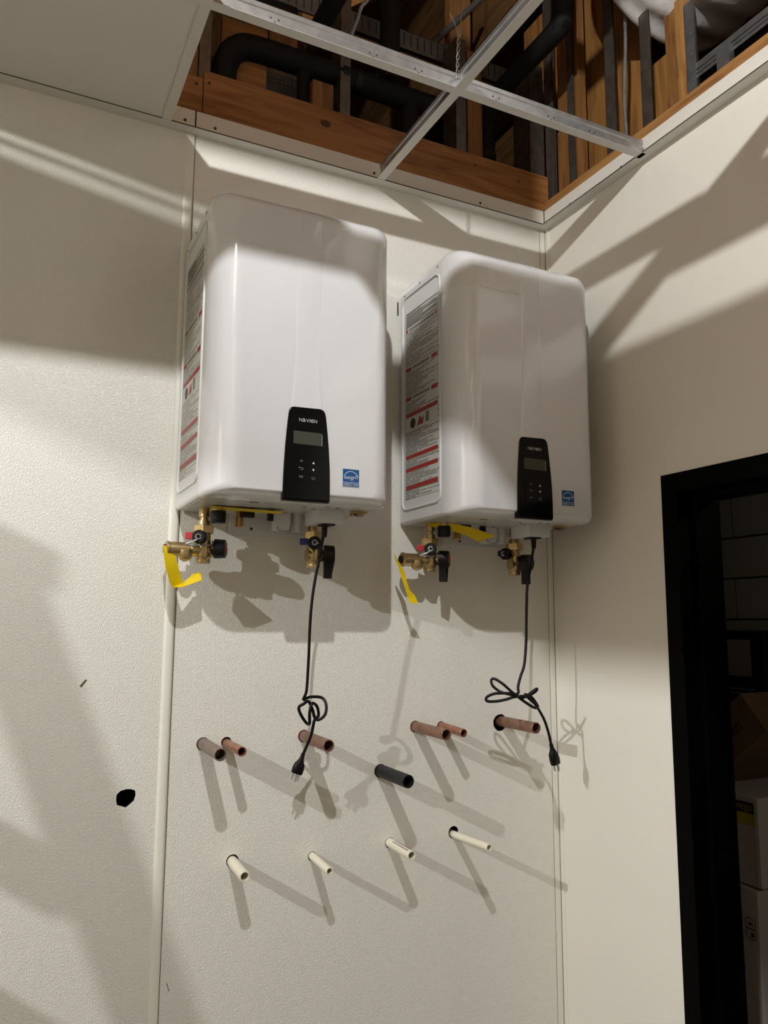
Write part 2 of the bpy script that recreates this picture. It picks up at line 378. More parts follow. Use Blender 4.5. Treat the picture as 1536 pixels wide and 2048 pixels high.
# scuff, pen tick and hairline crack on the panels
MB().add([V(-1.351, -0.0004, -1.421), V(-1.347, -0.0004, -1.424), V(-1.336, -0.0004, -1.408), V(-1.339, -0.0004, -1.406)], [(0, 1, 2, 3)]).build('scuff_mark', MT['scuff'], wb, smooth=0)
MB().add([V(-0.5425, -0.0004, -0.389), V(-0.5380, -0.0004, -0.389), V(-0.5383, -0.0004, -0.348), V(-0.5425, -0.0004, -0.348)], [(0, 1, 2, 3)]).build('pen_tick', MT['blkp'], wb, smooth=0)
MB().add([V(-1.1285, -0.0004, -2.091), V(-1.1265, -0.0004, -2.091), V(-1.120, -0.0004, -2.11), V(-1.1218, -0.0004, -2.11)], [(0, 1, 2, 3)]).build('scratch', MT['greyp'], wb, smooth=0)
# vertical joint bar between the panels, inside-corner strip
t1 = MB().prism_z([(-1.168, 0.0), (-1.166, -0.0028), (-1.160, -0.0042), (-1.150, -0.0046), (-1.146, -0.0030), (-1.1435, 0.0), (-1.1435, 0.001), (-1.168, 0.001)], -Z0, -0.002)
struct(t1.build('trim_1', MT['trimw'], smooth=60))
struct(MB().prism_z([(-0.021, 0.0), (-0.0205, -0.0022), (-0.0022, -0.003), (-0.0030, -0.0205), (0, -0.021), (0, 0)], -Z0, -0.002).build('trim_2', MT['trimw'], smooth=0))
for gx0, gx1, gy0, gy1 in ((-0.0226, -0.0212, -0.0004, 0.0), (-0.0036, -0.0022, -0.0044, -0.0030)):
    MB().box((gx0, gy0, -Z0), (gx1, gy1, -0.003)).build('joint_shadow_line', MT['jline'], bpy.data.objects['trim_2'], smooth=0)  # dark strips standing in for the shadow in the trim's edge gaps
# wall angles (ledger the grid rests on)
def wall_angle_x(x0, x1, n):
    mb = MB().box((x0, -0.0345, -0.0009), (x1, -0.001, 0.0)).box((x0, -0.0012, 0.0), (x1, -0.0002, 0.024))
    o = struct(mb.build(n, MT['tee'], smooth=0))
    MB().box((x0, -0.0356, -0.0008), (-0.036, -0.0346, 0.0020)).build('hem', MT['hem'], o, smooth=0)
wall_angle_x(XL, -0.001, 'trim_3')
struct(MB().box((-0.0345, YF, -0.0012), (-0.001, -0.001, -0.0003)).box((-0.0012, YF, 0), (-0.0002, -0.001, 0.024)).build('trim_4', MT['tee'], smooth=0))
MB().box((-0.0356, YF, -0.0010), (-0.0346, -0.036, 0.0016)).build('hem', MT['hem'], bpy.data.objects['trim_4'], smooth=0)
# right wall with door opening
DY0, DZ1 = -0.4555, -0.892            # outer edge of the door frame
DW = 1.02
wr = struct(empty('wall_right', V(0, -1.8, -Z0)))
mb = MB().box((0.0, DY0-0.02, -Z0), (0.012, 0.0, 0.070)).box((0.0, DY0-DW+0.02, DZ1-0.02), (0.012, DY0-0.02, 0.070)).box((0.0, YF, -Z0), (0.012, DY0-DW+0.02, 0.070))
mb.build('wall_panel', MT['frp_r'], wr, smooth=0)
MB().box((0.013, YF, DZ1+0.01), (0.14, -0.04, 0.040)).box((0.013, -0.44, -Z0), (0.14, 0.0, 0.040)).build('wall_core', MT['dwall'], wr, smooth=0)
MB().box((0.002, -0.640, 0.0705), (0.030, 0.002, 0.100)).build('top_plate', MT['woody'], wr, smooth=0, bevel=0.001)
MB().box((0.002, -2.6, 0.0705), (0.055, -0.6405, 0.102)).build('top_plate', MT['woody'], wr, smooth=0, bevel=0.001)
for ny in (-0.355, -0.13): MB().lathe((0.0005, ny, 0.030), (-1, 0, 0), [(0, 0.0042), (0.0016, 0.0042)], 10).build('screw_head', MT['blkp'], wr)
# rest of the room, out of the picture but bouncing light
struct(MB().box((XL-0.1, YF-0.1, -Z0-0.05), (0.14, 0.14, -Z0)).build('floor', MT['floor'], smooth=0))
struct(MB().box((XL-0.05, YF, -Z0), (XL, 0.0, 0.07)).build('wall_left', MT['tan'], smooth=0))
struct(MB().box((XL, YF-0.05, -Z0), (0.0, YF, 0.07)).build('wall_front', MT['tan'], smooth=0))

# ------------------------------------------------------------------ suspended ceiling
ceil = struct(empty('ceiling', V(-2.0, -1.8, 0)))
MAINS = [-0.46, -1.125, -1.735, -2.345, -2.955, -3.5]
XS = [-0.615-0.61*k for k in range(8)]
def tee_profile(c): return [(c-0.012, -0.0006), (c+0.012, -0.0006), (c+0.012, 0.0004), (c+0.0011, 0.0010), (c+0.0011, 0.030), (c+0.0036, 0.033), (c+0.0036, 0.043), (c+0.0015, 0.046), (c-0.0015, 0.046), (c-0.0036, 0.043), (c-0.0036, 0.033), (c-0.0011, 0.030), (c-0.0011, 0.0010), (c-0.012, 0.0004)]
for ym in MAINS:
    t = MB().prism_x(tee_profile(ym), XL+0.02, -0.0215).build('main_tee', MT['galv'], ceil, smooth=0)
    MB().box((XL+0.02, ym-0.0122, -0.0012), (-0.0215, ym+0.0122, -0.0007)).build('painted_face', MT['tee'], t, smooth=0)
    if ym == -0.46:
        for hx in (-1.078, -0.842, -0.724, -0.505, -0.335, -0.20):
            for dx, dz in ((-0.008, 0.018), (0.010, 0.018), (0.001, 0.010)):
                MB().lathe((hx+dx, ym-0.0010, dz), (0, -1, 0), [(0, 0.0024), (0.0006, 0.0024)], 8).build('punch_hole', MT['blkp'], t)
ROWS = [(-0.036, -0.448)]+[(MAINS[i]-0.012, MAINS[i+1]+0.012) for i in range(len(MAINS)-1)]
def cross_tee(x, row):
    y1, y0 = row
    mb = MB(); pr = tee_profile(x); n = len(pr)
    vs = [V(a, y0, b) for a, b in pr]+[V(a, y1, b) for a, b in pr]
    mb.add(vs, [tuple(range(n)), tuple(reversed(range(n, 2*n)))]+[(i, i+n, (i+1) % n+n, (i+1) % n) for i in range(n)])
    t = mb.build('cross_tee', MT['galv'], ceil, smooth=0)
    MB().box((x-0.0122, y0, -0.0011), (x+0.0122, y1, -0.0007)).build('painted_face', MT['tee'], t, smooth=0)
for x in XS[:7]:
    for ri, row in enumerate(ROWS[:5]):
        if x < -1.3 and ri > 3: continue
        if ri in (2, 3) and x == XS[1]: continue
        if ri == 1 and x == XS[3]: continue
        cross_tee(x, row)
def tile(x0, x1, y0, y1):
    MB().box((x0+0.004, y0+0.003, 0.0012), (x1-0.004, y1-0.003, 0.0135)).build('ceiling_tile', MT['tile'], ceil, smooth=0)
def cell(k, r, a=0.0, b=1.0):          # cell between cross tee k (right) and k+1 (left), row r; a..b of its width from the right
    xr = 0.0 if k < 0 else XS[k]; xl = XS[k+1]
    y1 = 0.0 if r == 0 else MAINS[r-1]; y0 = MAINS[r]
    tile(xr+(xl-xr)*b, xr+(xl-xr)*a, y0, y1)
for k in (1, 2): cell(k, 0); cell(k, 1)
for k in (4, 5): cell(k, 0); cell(k, 1)
cell(3, 0); cell(3, 1, 0.53, 1.0)
for k in (2, 3, 4): cell(k, 2)
tile(-1.229, -0.886, -1.735, -1.115); tile(-0.745, -0.615, -1.735, -1.115)     # unseen tile pieces, sized to shape the near bulb's shade
for k in (2, 3, 4, 5): cell(k, 3)
for k in (-1, 0): cell(k, 4)
for k in (2, 3, 4, 5): cell(k, 4)

# unseen rod added over the gap to split the far bulb's stripe of light
tag(MB().cyl((-2.60, -0.40, 0.008), (-2.60, -1.10, 0.008), 0.005, 10).build('stripe_shadow_rod', MT['galvd']), 'unseen thin steel rod added on the grid to split the light stripe', 'rod')
# step ladder standing to the left of the heaters; its rail and step throw the shadows low on the left wall
L = empty('step_ladder', V(-2.35, -0.58, -Z0))
def rail(x0, z0, x1, z1, y, w, nm):
    d = Vector((x1-x0, 0, z1-z0)); n = Vector((-d.z, 0, d.x)).normalized()*w/2; c = ((x0+x1)/2, y, (z0+z1)/2)
    MB().obox(c, tuple(d/2), (0, 0.016, 0), tuple(n)).build(nm, MT['galv'], L, smooth=0, bevel=0.003)
for y in (-0.80, -0.36):
    rail(-2.868, -0.50, -1.848, -Z0, y, 0.062, 'front_rail'); rail(-2.90, -0.50, -3.42, -Z0, y, 0.045, 'rear_rail')
for k in range(9):
    zc = -0.63-0.285*k
    if zc < -2.9: break
    xc = -2.868+1.02*((-0.50-zc)/(Z0-0.50))
    MB().box((xc-0.045, -0.783, zc-0.022), (xc+0.04, -0.377, zc+0.004)).build('step', MT['galv'], L, smooth=0, bevel=0.002)
MB().box((-2.97, -0.83, -0.505), (-2.835, -0.33, -0.455)).build('top_cap', MT['bluepl'], L, smooth=0, bevel=0.006)
tag(L, 'step ladder whose rail shadow falls across the lower left wall', 'ladder')

# ------------------------------------------------------------------ framing and services above the grid
deck = struct(MB().box((XL-1, YF-1, 1.30), (2.6, 3.2, 1.32)).build('roof_deck', MT['deck'], smooth=0))
for jx in (-1.75, -1.15, -0.52, 0.10, 0.72): MB().box((jx-0.019, YF, 1.06), (jx+0.019, 3.0, 1.2995)).build('joist', MT['deck'], deck, smooth=0)
struct(MB().box((XL, 1.9, 0.0), (2.6, 1.92, 1.3)).build('plenum_wall_back', MT['deck'], smooth=0))
struct(MB().box((1.5, YF, 0.0), (1.52, 1.9, 1.3)).build('plenum_wall_right', MT['deck'], smooth=0))
def stud(name_mat, x0, x1, y0, y1, z0, z1, parent, lip=True):
    mb = MB()
    mb.box((x0, y0, z0), (x1, y0+0.0012, z1))
    if lip: mb.box((x0, y0, z0), (x0+0.0012, y1, z1)).box((x0, y1-0.0012, z0), (x1, y1, z1))
    return mb.build('stud', name_mat, parent, smooth=0)
stud(MT['studb'], -1.137, -1.105, 0.03, 0.12, -0.3, 0.62, wb)
MB().box((-1.200, 0.03, 0.0), (-1.139, 0.10, 0.62)).build('stud', MT['woodz'], wb, smooth=0)
MB().box((-1.060, 0.10, 0.0), (-0.925, 0.118, 0.46)).build('blocking', MT['wood'], wb, smooth=0)
stud(MT['studb'], -0.712, -0.678, 0.05, 0.12, -0.3, 0.62, wb)
MB().box((-0.80, 0.045, 0.1), (-0.735, 0.10, 0.31)).build('stud', MT['woodz'], wb, smooth=0)
stud(MT['studb'], -0.312, -0.274, 0.04, 0.12, -0.3, 0.62, wb)
MB().box((-0.262, 0.05, 0.1), (-0.205, 0.10, 0.60)).build('stud', MT['woodz'], wb, smooth=0)
stud(MT['studb'], -0.030, 0.030, 0.03, 0.12, -0.3, 0.62, wb)
# slotted top track
def track(x0, x1, y, z0, z1):
    t = MB().box((x0, y, z0), (x1, y+0.0015, z1)).box((x0, y, z1-0.0015), (x1, y+0.09, z1)).build('slotted_track', MT['galvd'], wb, smooth=0)
    x = x0+0.01
    while x < x1-0.005:
        MB().box((x, y-0.0008, z0+0.012), (x+0.0035, y-0.0001, z1-0.010)).build('slot', MT['blkp'], t, smooth=0); x += 0.0255
track(-0.99, -0.735, 0.14, 0.603, 0.68); track(-0.715, -0.03, 0.14, 0.603, 0.67); track(0.0, 0.14, 0.14, 0.603, 0.68)
# roof trusses beyond the wall, with toothed connector plates
def truss(z, y, x0, x1, plates, label):
    t = empty('roof_truss', V((x0+x1)/2, y, z))
    MB().box((x0, y, z), (x1, y+0.038, z+0.09)).build('chord', MT['wood'], t, smooth=0)
    for wx0, wx1 in plates:
        MB().box(((wx0+wx1)/2-0.045, y+0.002, z+0.09), ((wx0+wx1)/2+0.045, y+0.036, z+0.75)).build('web', MT['woodz'], t, smooth=0)
        pl = MB().box((wx0, y-0.0015, z-0.02), (wx1, y-0.0002, z+0.11)).build('connector_plate', MT['galvd'], t, smooth=0)
        teeth = MB()
        nx = int((wx1-wx0)/0.0125)
        for i in range(nx):
            for k in range(9): teeth.box((wx0+0.004+i*0.0125, y-0.0032, z-0.013+k*0.013), (wx0+0.009+i*0.0125, y-0.0014, z-0.007+k*0.013))
        teeth.build('teeth', MT['galv'], pl, smooth=0, kind='stuff')
    tag(t, label, 'truss')
truss(0.285, 0.16, -1.15, -0.70, [(-0.915, -0.795)], 'fir truss chord with toothed steel plate, left behind the black horizontal pipe')
truss(0.72, 0.30, -0.62, 0.35, [(-0.20, -0.06)], 'fir truss chord with dark toothed plate, behind the twisted hanger wire')
MB_ = MB().obox((-0.62, 0.55, 0.98), (0.30, 0.0, 0.26), (0, 0.02, 0), (-0.03, 0, 0.035))
tag(MB_.build('wood_brace', MT['wood'], smooth=0), 'sloping fir brace high above the slotted track', 'brace')
# unseen timbers added to keep the bulbs off the board and framing
MB().box((-2.34, -1.24, 0.272), (-1.06, -1.20, 0.56)).build('light_block_beam', MT['deck'], deck, smooth=0)
MB().box((-2.38, YF, 0.06), (-2.35, 1.8, 1.30)).build('light_block_screen', MT['deck'], deck, smooth=0)
# black insulated refrigerant style pipes
def ipipe(paths, label, seams=()):
    o = empty('insulated_pipe', V(*paths[0][0][0]))
    for pts, r in paths: MB().tube(pts, r, 18, 6).build('pipe_run', MT['rubber'], o, smooth=60)
    for c, d, r in seams: MB().lathe(c, d, [(0, r+0.0015), (0.02, r+0.0015)], 18).build('tape_joint', MT['black'], o)
    return tag(o, label, 'pipe')
ipipe([([(-1.055, 0.085, -0.2), (-1.055, 0.085, 0.22), (-1.047, 0.085, 0.31), (-1.015, 0.085, 0.36), (-0.95, 0.085, 0.377), (-0.70, 0.085, 0.378), (-0.40, 0.085, 0.378), (-0.36, 0.085, 0.378)], 0.036),
       ([(-0.815, 0.085, -0.2), (-0.815, 0.085, 0.36)], 0.020), ([(-0.46, 0.085, -0.2), (-0.46, 0.085, 0.36)], 0.030),
       ([(-0.545, 0.06, 0.40), (-0.545, 0.05, 0.60), (-0.545, 0.05, 1.25)], 0.032)],
      'black insulated pipe running level behind the fir board with an elbow at its left end', [((-0.655, 0.085, 0.378), (1, 0, 0), 0.037), ((-0.70, 0.085, 0.378), (1, 0, 0), 0.037)])
ipipe([([(-0.165, 0.09, -0.2), (-0.165, 0.09, 0.36), (-0.15, 0.085, 0.44), (-0.137, 0.03, 0.485), (-0.135, -0.05, 0.492), (-0.135, -0.22, 0.492), (-0.133, -0.262, 0.505), (-0.132, -0.275, 0.56), (-0.132, -0.275, 1.25)], 0.031)],
      'black insulated pipe bending twice near the right corner above the grid', [((-0.165, 0.09, 0.25), (0, 0, 1), 0.032)])
ipipe([([(-0.80, 0.06, 0.43), (-0.795, 0.0, 0.455), (-0.785, -0.2, 0.475), (-0.775, -0.6, 0.49), (-0.77, -1.2, 0.5)], 0.028)],
      'black insulated pipe crossing overhead at the top edge, left of the armored cable')
ipipe([([(-1.10, 0.03, 0.455), (-1.02, 0.02, 0.46), (-0.93, 0.02, 0.46), (-0.87, 0.02, 0.46)], 0.03)], 'black insulated pipe tucked behind the long main tee, upper left')
# thin rod and cables
tag(MB().cyl((-0.042, 0.3, 1.066), (-0.30, 0.3, 0.745), 0.012, 12).build('conduit_rod', MT['galvd']), 'thin sloping conduit rod behind the hanger wire', 'conduit')
def armored(pts, r, label):
    o = empty('armored_cable', V(*pts[0])); mb = MB().tube(pts, r*0.86, 8, 6); core = mb.build('core', MT['galvd'], o)
    # spiral ridges
    P = [V(*p) for p in pts]; Q = []
    for i in range(len(P)-1):
        a = P[max(i-1, 0)]; b = P[i]; c = P[i+1]; d = P[min(i+2, len(P)-1)]
        L = (c-b).length; k = max(2, int(L/0.006))
        for j in range(k):
            t = j/k; q = 0.5*((2*b)+(c-a)*t+(2*a-5*b+4*c-d)*t*t+(3*b-a-3*c+d)*t**3)
            Q.append(q)
    rg = MB()
    for i in range(len(Q)-1):
        d = (Q[i+1]-Q[i]); q = Q[i]-Vector((0, 0, Z0))
        rg.lathe(tuple(q), d, [(-0.0018, r*0.9), (0, r), (0.0018, r*0.9)], 8)
    rg.build('ridges', MT['galv'], o, kind='stuff'); return tag(o, label, 'cable')
armored([(-0.66, -0.10, 0.56), (-0.692, -0.10, 0.497), (-0.712, -0.10, 0.465), (-0.727, -0.10, 0.412), (-0.742, -0.10, 0.364), (-0.75, -0.09, 0.30)], 0.0062, 'short armored cable curving down behind the long main tee')
armored([(0.034, -0.362, 0.66), (0.03, -0.362, 0.44), (0.03, -0.352, 0.32), (0.03, -0.348, 0.24), (0.03, -0.350, 0.16), (0.03, -0.352, 0.10)], 0.0058, 'long armored cable hanging between the right wall studs')
# grid hanger: wire twisted on itself
o = empty('hanger_wire', V(-0.617, -0.46, 0.03))
for ph in (0, math.pi):
    pts = []
    for i in range(40):
        t = i/39; z = 0.030+0.125*t; a = ph+t*6*math.pi; pts.append((-0.617+0.002*t*3+0.0032*math.cos(a), -0.462+0.0032*math.sin(a), z))
    pts += [(-0.602, -0.46, 0.22), (-0.595, -0.46, 0.32), (-0.55, -0.45, 1.2)] if ph == 0 else [(-0.622, -0.46, 0.18), (-0.636, -0.46, 0.200)]
    MB().tube(pts, 0.0014, 6, 2).build('wire_strand', MT['galv'], o)
tag(o, 'twisted steel hanger wire tied at the tee crossing', 'wire')
# right wall framing beyond the panel
def rstud(y0, y1, mat, x=0.03, z1=0.95, depth=0.045, solid=False):
    if solid: return MB().box((x, y0, 0.101), (x+depth, y1, z1)).build('stud', mat, wr, smooth=0)
    return MB().box((x, y0, 0.101), (x+0.0012, y1, z1)).box((x, y1-0.0012, 0.101), (x+depth, y1, z1)).box((x-0.003, y0, 0.101), (x+0.003, y0+0.004, z1)).build('stud', mat, wr, smooth=0)
rstud(-0.020, 0.022, MT['studb']); rstud(-0.122, -0.030, MT['woodz'], 0.045, solid=True, depth=0.04); rstud(-0.126, -0.095, MT['studb'])
rstud(-0.312, -0.270, MT['studb'], z1=0.90); rstud(-0.454, -0.416, MT['studb'], z1=0.51)
rstud(-0.545, -0.470, MT['woodz'], 0.075, solid=True, depth=0.04, z1=0.48); rstud(-0.578, -0.548, MT['woodl'], solid=True, depth=0.04, z1=0.42)
s = rstud(-0.612, -0.578, MT['galvd'], z1=0.385)
for sz in (0.14, 0.23, 0.29): MB().lathe((0.0305, -0.597, sz), (-1, 0, 0), [(0, 0.003), (0.002, 0.002)], 8).build('screw_head', MT['galv'], s)
MB().box((0.16, -0.30, 0.05), (0.172, 0.30, 1.0)).build('sheathing', MT['ply'], wr, smooth=0)
MB().box((0.16, -0.50, 0.05), (0.172, -0.3005, 0.42)).build('sheathing', MT['ply'], wr, smooth=0)
MB().box((0.0735, -0.515, 0.235), (0.0749, -0.507, 0.30)).build('slot', MT['blkp'], wr, smooth=0)
t = MB().box((0.03, -2.6, 0.150), (0.0312, -0.612, 0.192)).box((0.03, -2.6, 0.192), (0.12, -0.612, 0.1932)).box((0.026, -2.6, 0.160), (0.030, -0.612, 0.164)).box((0.026, -2.6, 0.172), (0.030, -0.612, 0.176)).build('header_track', MT['galvd'], wr, smooth=0)
MB().box((0.010, -0.727, 0.100), (0.030, -0.690, 0.165)).build('clip', MT['galvd'], wr, smooth=0)
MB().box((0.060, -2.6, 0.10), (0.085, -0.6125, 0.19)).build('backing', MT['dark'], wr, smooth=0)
# foil wrapped duct
dm = MB(); pts = [(0.17, -0.30, 0.73), (0.17, -0.38, 0.74), (0.165, -0.50, 0.745), (0.16, -0.70, 0.75), (0.16, -0.95, 0.75), (0.16, -1.4, 0.75), (0.16, -2.0, 0.75)]
dm.tube(pts, lambda t: 0.02+0.285*min(1, math.sqrt(max(0, 1-(1-min(1, t/0.22))**2))), 48, 10)
for i, v in enumerate(dm.v): dm.v[i] = v+Vector((0, 0, 0.006*math.sin(v.y*70+2*math.sin(v.x*9))))
tag(dm.build('foil_duct', MT['foil'], smooth=60), 'foil wrapped round duct at the top right corner', 'duct')

# ------------------------------------------------------------------ pipes through the wall
PL = {'P1': ('copper_pipe', 'brown copper stub leftmost of the copper pipes', 'copper pipe stubs'),
 'P2': ('copper_pipe', 'thin reddish copper stub close beside the leftmost brown one', 'copper pipe stubs'),
 'P3': ('copper_pipe', 'copper stub crossed by the left heater cord', 'copper pipe stubs'),
 'P4': ('iron_pipe', 'black iron pipe stub in the middle of the wall', None),
 'P5': ('copper_pipe', 'long copper stub in front of a thinner one, below the right heater', 'copper pipe stubs'),
 'P6': ('copper_pipe', 'short thin copper stub half hidden behind a thicker one', 'copper pipe stubs'),
 'P7': ('copper_pipe', 'rightmost copper stub leaving a ragged round hole near the corner', 'copper pipe stubs'),
 'V1': ('plastic_pipe', 'leftmost cream plastic pipe stub, the fattest of the lower row', 'cream plastic pipe stubs'),
 'V2': ('plastic_pipe', 'thin cream plastic pipe stub, second from the left', 'cream plastic pipe stubs'),
 'V3': ('plastic_pipe', 'cream plastic pipe stub with red and black print', 'cream plastic pipe stubs'),
 'V4': ('plastic_pipe', 'rightmost thin cream plastic pipe stub, under an oblong hole', 'cream plastic pipe stubs')}
for n, (bx, bz), tip, r, mk, gap in PIPES:
    d = Vector((tip[0]-bx, tip[1], tip[2]-bz)); back = Vector((bx, 0, bz))-d.normalized()*0.10
    nm, lab, grp = PL[n]
    wall = 0.0022 if mk.startswith('cop') else 0.0032
    o = MB().pipe(tuple(back), tip, r, wall).build(nm, MT[mk], origin=(bx, 0, bz))
    tag(o, lab, 'pipe', grp)
    if n == 'V3':
        for col, off, seed in (('blkp', 0.55, 3), ('redp', -0.05, 5)):
            rnd = random.Random(seed); mk2 = MB(); t = 0.03
            u = Vector((1, 0, 0)); w = Vector((0, 0, 1)); dn = d.normalized()
            while t < 0.112:
                L = rnd.uniform(0.003, 0.007)
                def pt(s, a): return tuple(Vector((bx, 0, bz))+dn*s+(w*math.cos(a)-u*math.sin(a))*(r+0.0002))
                a0, a1 = off-0.11, off+0.11
                mk2.add([V(*pt(t, a0)), V(*pt(t+L, a0)), V(*pt(t+L, a1)), V(*pt(t, a1))], [(0, 1, 2, 3)]); t += L+rnd.uniform(0.0012, 0.003)
            mk2.build('printed_line', MT[col], o, smooth=0)

# ------------------------------------------------------------------ water heaters
W_, H_, D_ = 0.44, 0.70, 0.336
def ring_outline(x0, x1, z0, z1, r, n=7, rb=0.009):
    out = []
    for cx, cz, a0, q in ((x1-r, z1-r, 0, r), (x0+r, z1-r, 90, r), (x0+rb, z0+rb, 180, rb), (x1-rb, z0+rb, 270, rb)):
        for i in range(n+1):
            a = math.radians(a0+90*i/n); out.append((cx+q*math.cos(a), cz+q*math.sin(a)))
    return out
def make_heater(xl, zb, label, var):
    O = empty('water_heater', V(xl+W_/2, 0, zb))
    X = lambda x: xl+x
    Z = lambda z: zb+z
    ys = -0.250
    # steel case
    MB().prism([(X(a), Z(b)) for a, b in ring_outline(0.0, W_, 0.0, H_, 0.026)], -0.012, ys).build('case', MT['enamel2'], O, smooth=40)
    # pressed frame on the side of the case, three screws above it
    for sx, xo in ((-1, 0.0), (1, W_)):
        out = rrect(-0.236, -0.027, 0.038, 0.652, 0.022, 6); pts = [(X(xo)+sx*0.0006, a, Z(b)) for a, b in out]
        MB().tube(pts+[pts[0]], 0.0034, 8, 1).build('pressed_frame', MT['enamel2'], O, smooth=60)
    for sy, sz in ((-0.225, 0.672), (-0.125, 0.668), (-0.035, 0.662)): MB().lathe((X(-0.0002), sy, Z(sz)), (-1, 0, 0), [(0, 0.0036), (0.0012, 0.0030)], 10).build('screw', MT['galvd'], O)
    # rounded front cover
    mb = MB(); N = 12; rings = []
    for k in range(N+1):
        th = math.pi/2*k/N; s = math.sin(th); c = 1-math.cos(th)
        y = ys-0.0008-(D_-0.251)*s
        rings.append([V(X(a), y, Z(b)) for a, b in ring_outline(-0.001+0.055*c, W_+0.001-0.055*c, -0.002+0.016*c, H_+0.001-0.048*c, 0.027+0.01*c, 7, 0.010+0.008*c)])
    n = len(rings[0]); vs = [v for r in rings for v in r]; fs = []
    for k in range(N):
        for i in range(n): fs.append((k*n+i, k*n+(i+1) % n, (k+1)*n+(i+1) % n, (k+1)*n+i))
    fs.append(tuple(N*n+i for i in range(n))); fs.append(tuple(reversed(range(n))))
    mb.add(vs, fs); cover = mb.build('front_cover', MT['enamel'], O, smooth=50)
    # raised centre band running down to the control panel
    mb = MB(); rows = []
    prof = [(0.0, -0.0004), (0.003, 0.0001), (0.006, 0.0007), (0.009, 0.0010), (0.5, 0.0010), (1-0.009, 0.0010), (1-0.006, 0.0007), (1-0.003, 0.0001), (1.0, -0.0004)]
    M = 46
    for j in range(M+1):
        t = j/M
        if j <= 12:
            th = math.pi/2*(0.10+0.90*j/12); y = ys-0.0008-(D_-0.251)*math.sin(th); z = H_+0.001-0.048*(1-math.cos(th)); nx = Vector((0, -math.sin(th)*0.6, math.cos(th)))
        else:
            z = (H_-0.047)+(0.195-(H_-0.047))*((j-12)/(M-12)); y = -D_+0.0002; nx = Vector((0, -1, 0))
        fl = max(0, (0.36-z)/0.165); fl = fl*fl*0.010
        xa, xb = 0.1855-fl, 0.2475+fl*0.9
        row = []
        for pu, ph in prof:
            if pu <= 0.01: xx = xa-0.002+(pu/0.009)*0.0095
            elif pu >= 0.99: xx = xb+0.002-((1-pu)/0.009)*0.0095
            else: xx = (xa+xb)/2
            row.append(V(X(xx), y, Z(z))+nx.normalized()*ph)
        rows.append(row)
    k = len(prof); mb.add([v for r in rows for v in r], [(j*k+i, j*k+i+1, (j+1)*k+i+1, (j+1)*k+i) for j in range(M) for i in range(k-1)])
    mb.build('centre_band', MT['enamel'], cover, smooth=60)
    # control panel
    out = []
    for px, pz in [(0.1625, -0.004), (0.1632, 0.04), (0.1645, 0.075), (0.1665, 0.115), (0.1695, 0.155), (0.1727, 0.188), (0.1745, 0.196), (0.1785, 0.2015), (0.185, 0.203), (0.246, 0.205), (0.2535, 0.203), (0.2585, 0.197), (0.2610, 0.188), (0.2655, 0.15), (0.2690, 0.115), (0.2720, 0.07), (0.2730, 0.03), (0.2728, -0.004)]: out.append((X(px), Z(pz)))
    cp = MB().prism(out, -D_-0.0040, -D_+0.012)
    cp.box((X(0.1635), -D_-0.0028, Z(-0.0075)), (X(0.2722), -D_+0.014, Z(-0.0035)))
    cpo = cp.build('control_panel', MT['gloss'], O, smooth=30, bevel=0.0016)
    yf = -D_-0.0042
    MB().prism(rrect(X(0.184), X(0.2505), Z(0.1195), Z(0.1485), 0.0015, 3), yf-0.0004, yf).build('display', MT['lcd'], cpo, smooth=0)
    MB().box((X(0.2510), yf-0.0006, Z(0.1195)), (X(0.2518), yf, Z(0.1455))).build('display_edge', MT['silver'], cpo, smooth=0)
    lg = MB(); lx = 0.1965; hh = 0.0078
    for ch, wd in (('N', 0.0070), ('a', 0.0066), ('V', 0.0072), ('I', 0.0015), ('e', 0.0066), ('N', 0.0070)):
        put_text(lg, ch, (X(lx+wd/2), yf-0.0003, Z(0.1745)), (1, 0, 0), (0, 0, 1), hh, wd); lx += wd+0.0013
    lg.build('logo_lettering', MT['silver'], cpo, smooth=0)
    bt = MB(); bt.prism(rrect(X(0.186), X(0.2485), Z(0.034), Z(0.094), 0.004, 3), yf-0.0005, yf)
    bto = bt.build('key_pad', MT['gloss'], cpo, smooth=0); yk = yf-0.0007
    kp = MB(); put_text(kp, 'M', (X(0.2035), yk, Z(0.0815)), (1, 0, 0), (0, 0, 1), 0.0048)
    kp.build('key_lettering', MT['dimprint'], bto, smooth=0)
    kp = MB(); put_text(kp, 'OK', (X(0.2035), yk, Z(0.0465)), (1, 0, 0), (0, 0, 1), 0.0050)
    kp.build('key_lettering', MT['dimprint'], bto, smooth=0)
    ar = MB(); cx, cz = 0.2035, 0.0645
    ar.tube([(X(cx-0.004), yk, Z(cz+0.002)), (X(cx+0.002), yk, Z(cz+0.002)), (X(cx+0.0045), yk, Z(cz)), (X(cx+0.002), yk, Z(cz-0.0025)), (X(cx-0.002), yk, Z(cz-0.0025))], 0.0005, 5, 4)
    ar.add([V(X(cx-0.006), yk, Z(cz+0.002)), V(X(cx-0.003), yk, Z(cz+0.0042)), V(X(cx-0.003), yk, Z(cz-0.0002))], [(0, 1, 2)])
    ar.build('return_arrow', MT['dimprint'], bto, smooth=0)
    for sg, zz in ((1, 0.0795), (-1, 0.0635)):
        MB().add([V(X(0.232-0.0030), yk, Z(zz-sg*0.0022)), V(X(0.232+0.0030), yk, Z(zz-sg*0.0022)), V(X(0.232), yk, Z(zz+sg*0.0030))], [(0, 1, 2)]).build('arrow_key', MT['wprint'], bto, smooth=0)
    pw = MB(); pw.tube([(X(0.232+0.0033*math.sin(a)), yk, Z(0.0455+0.0033*math.cos(a))) for a in [math.radians(30+300*i/16) for i in range(17)]], 0.00045, 5, 1); pw.build('power_symbol', MT['dimprint'], bto, smooth=0)
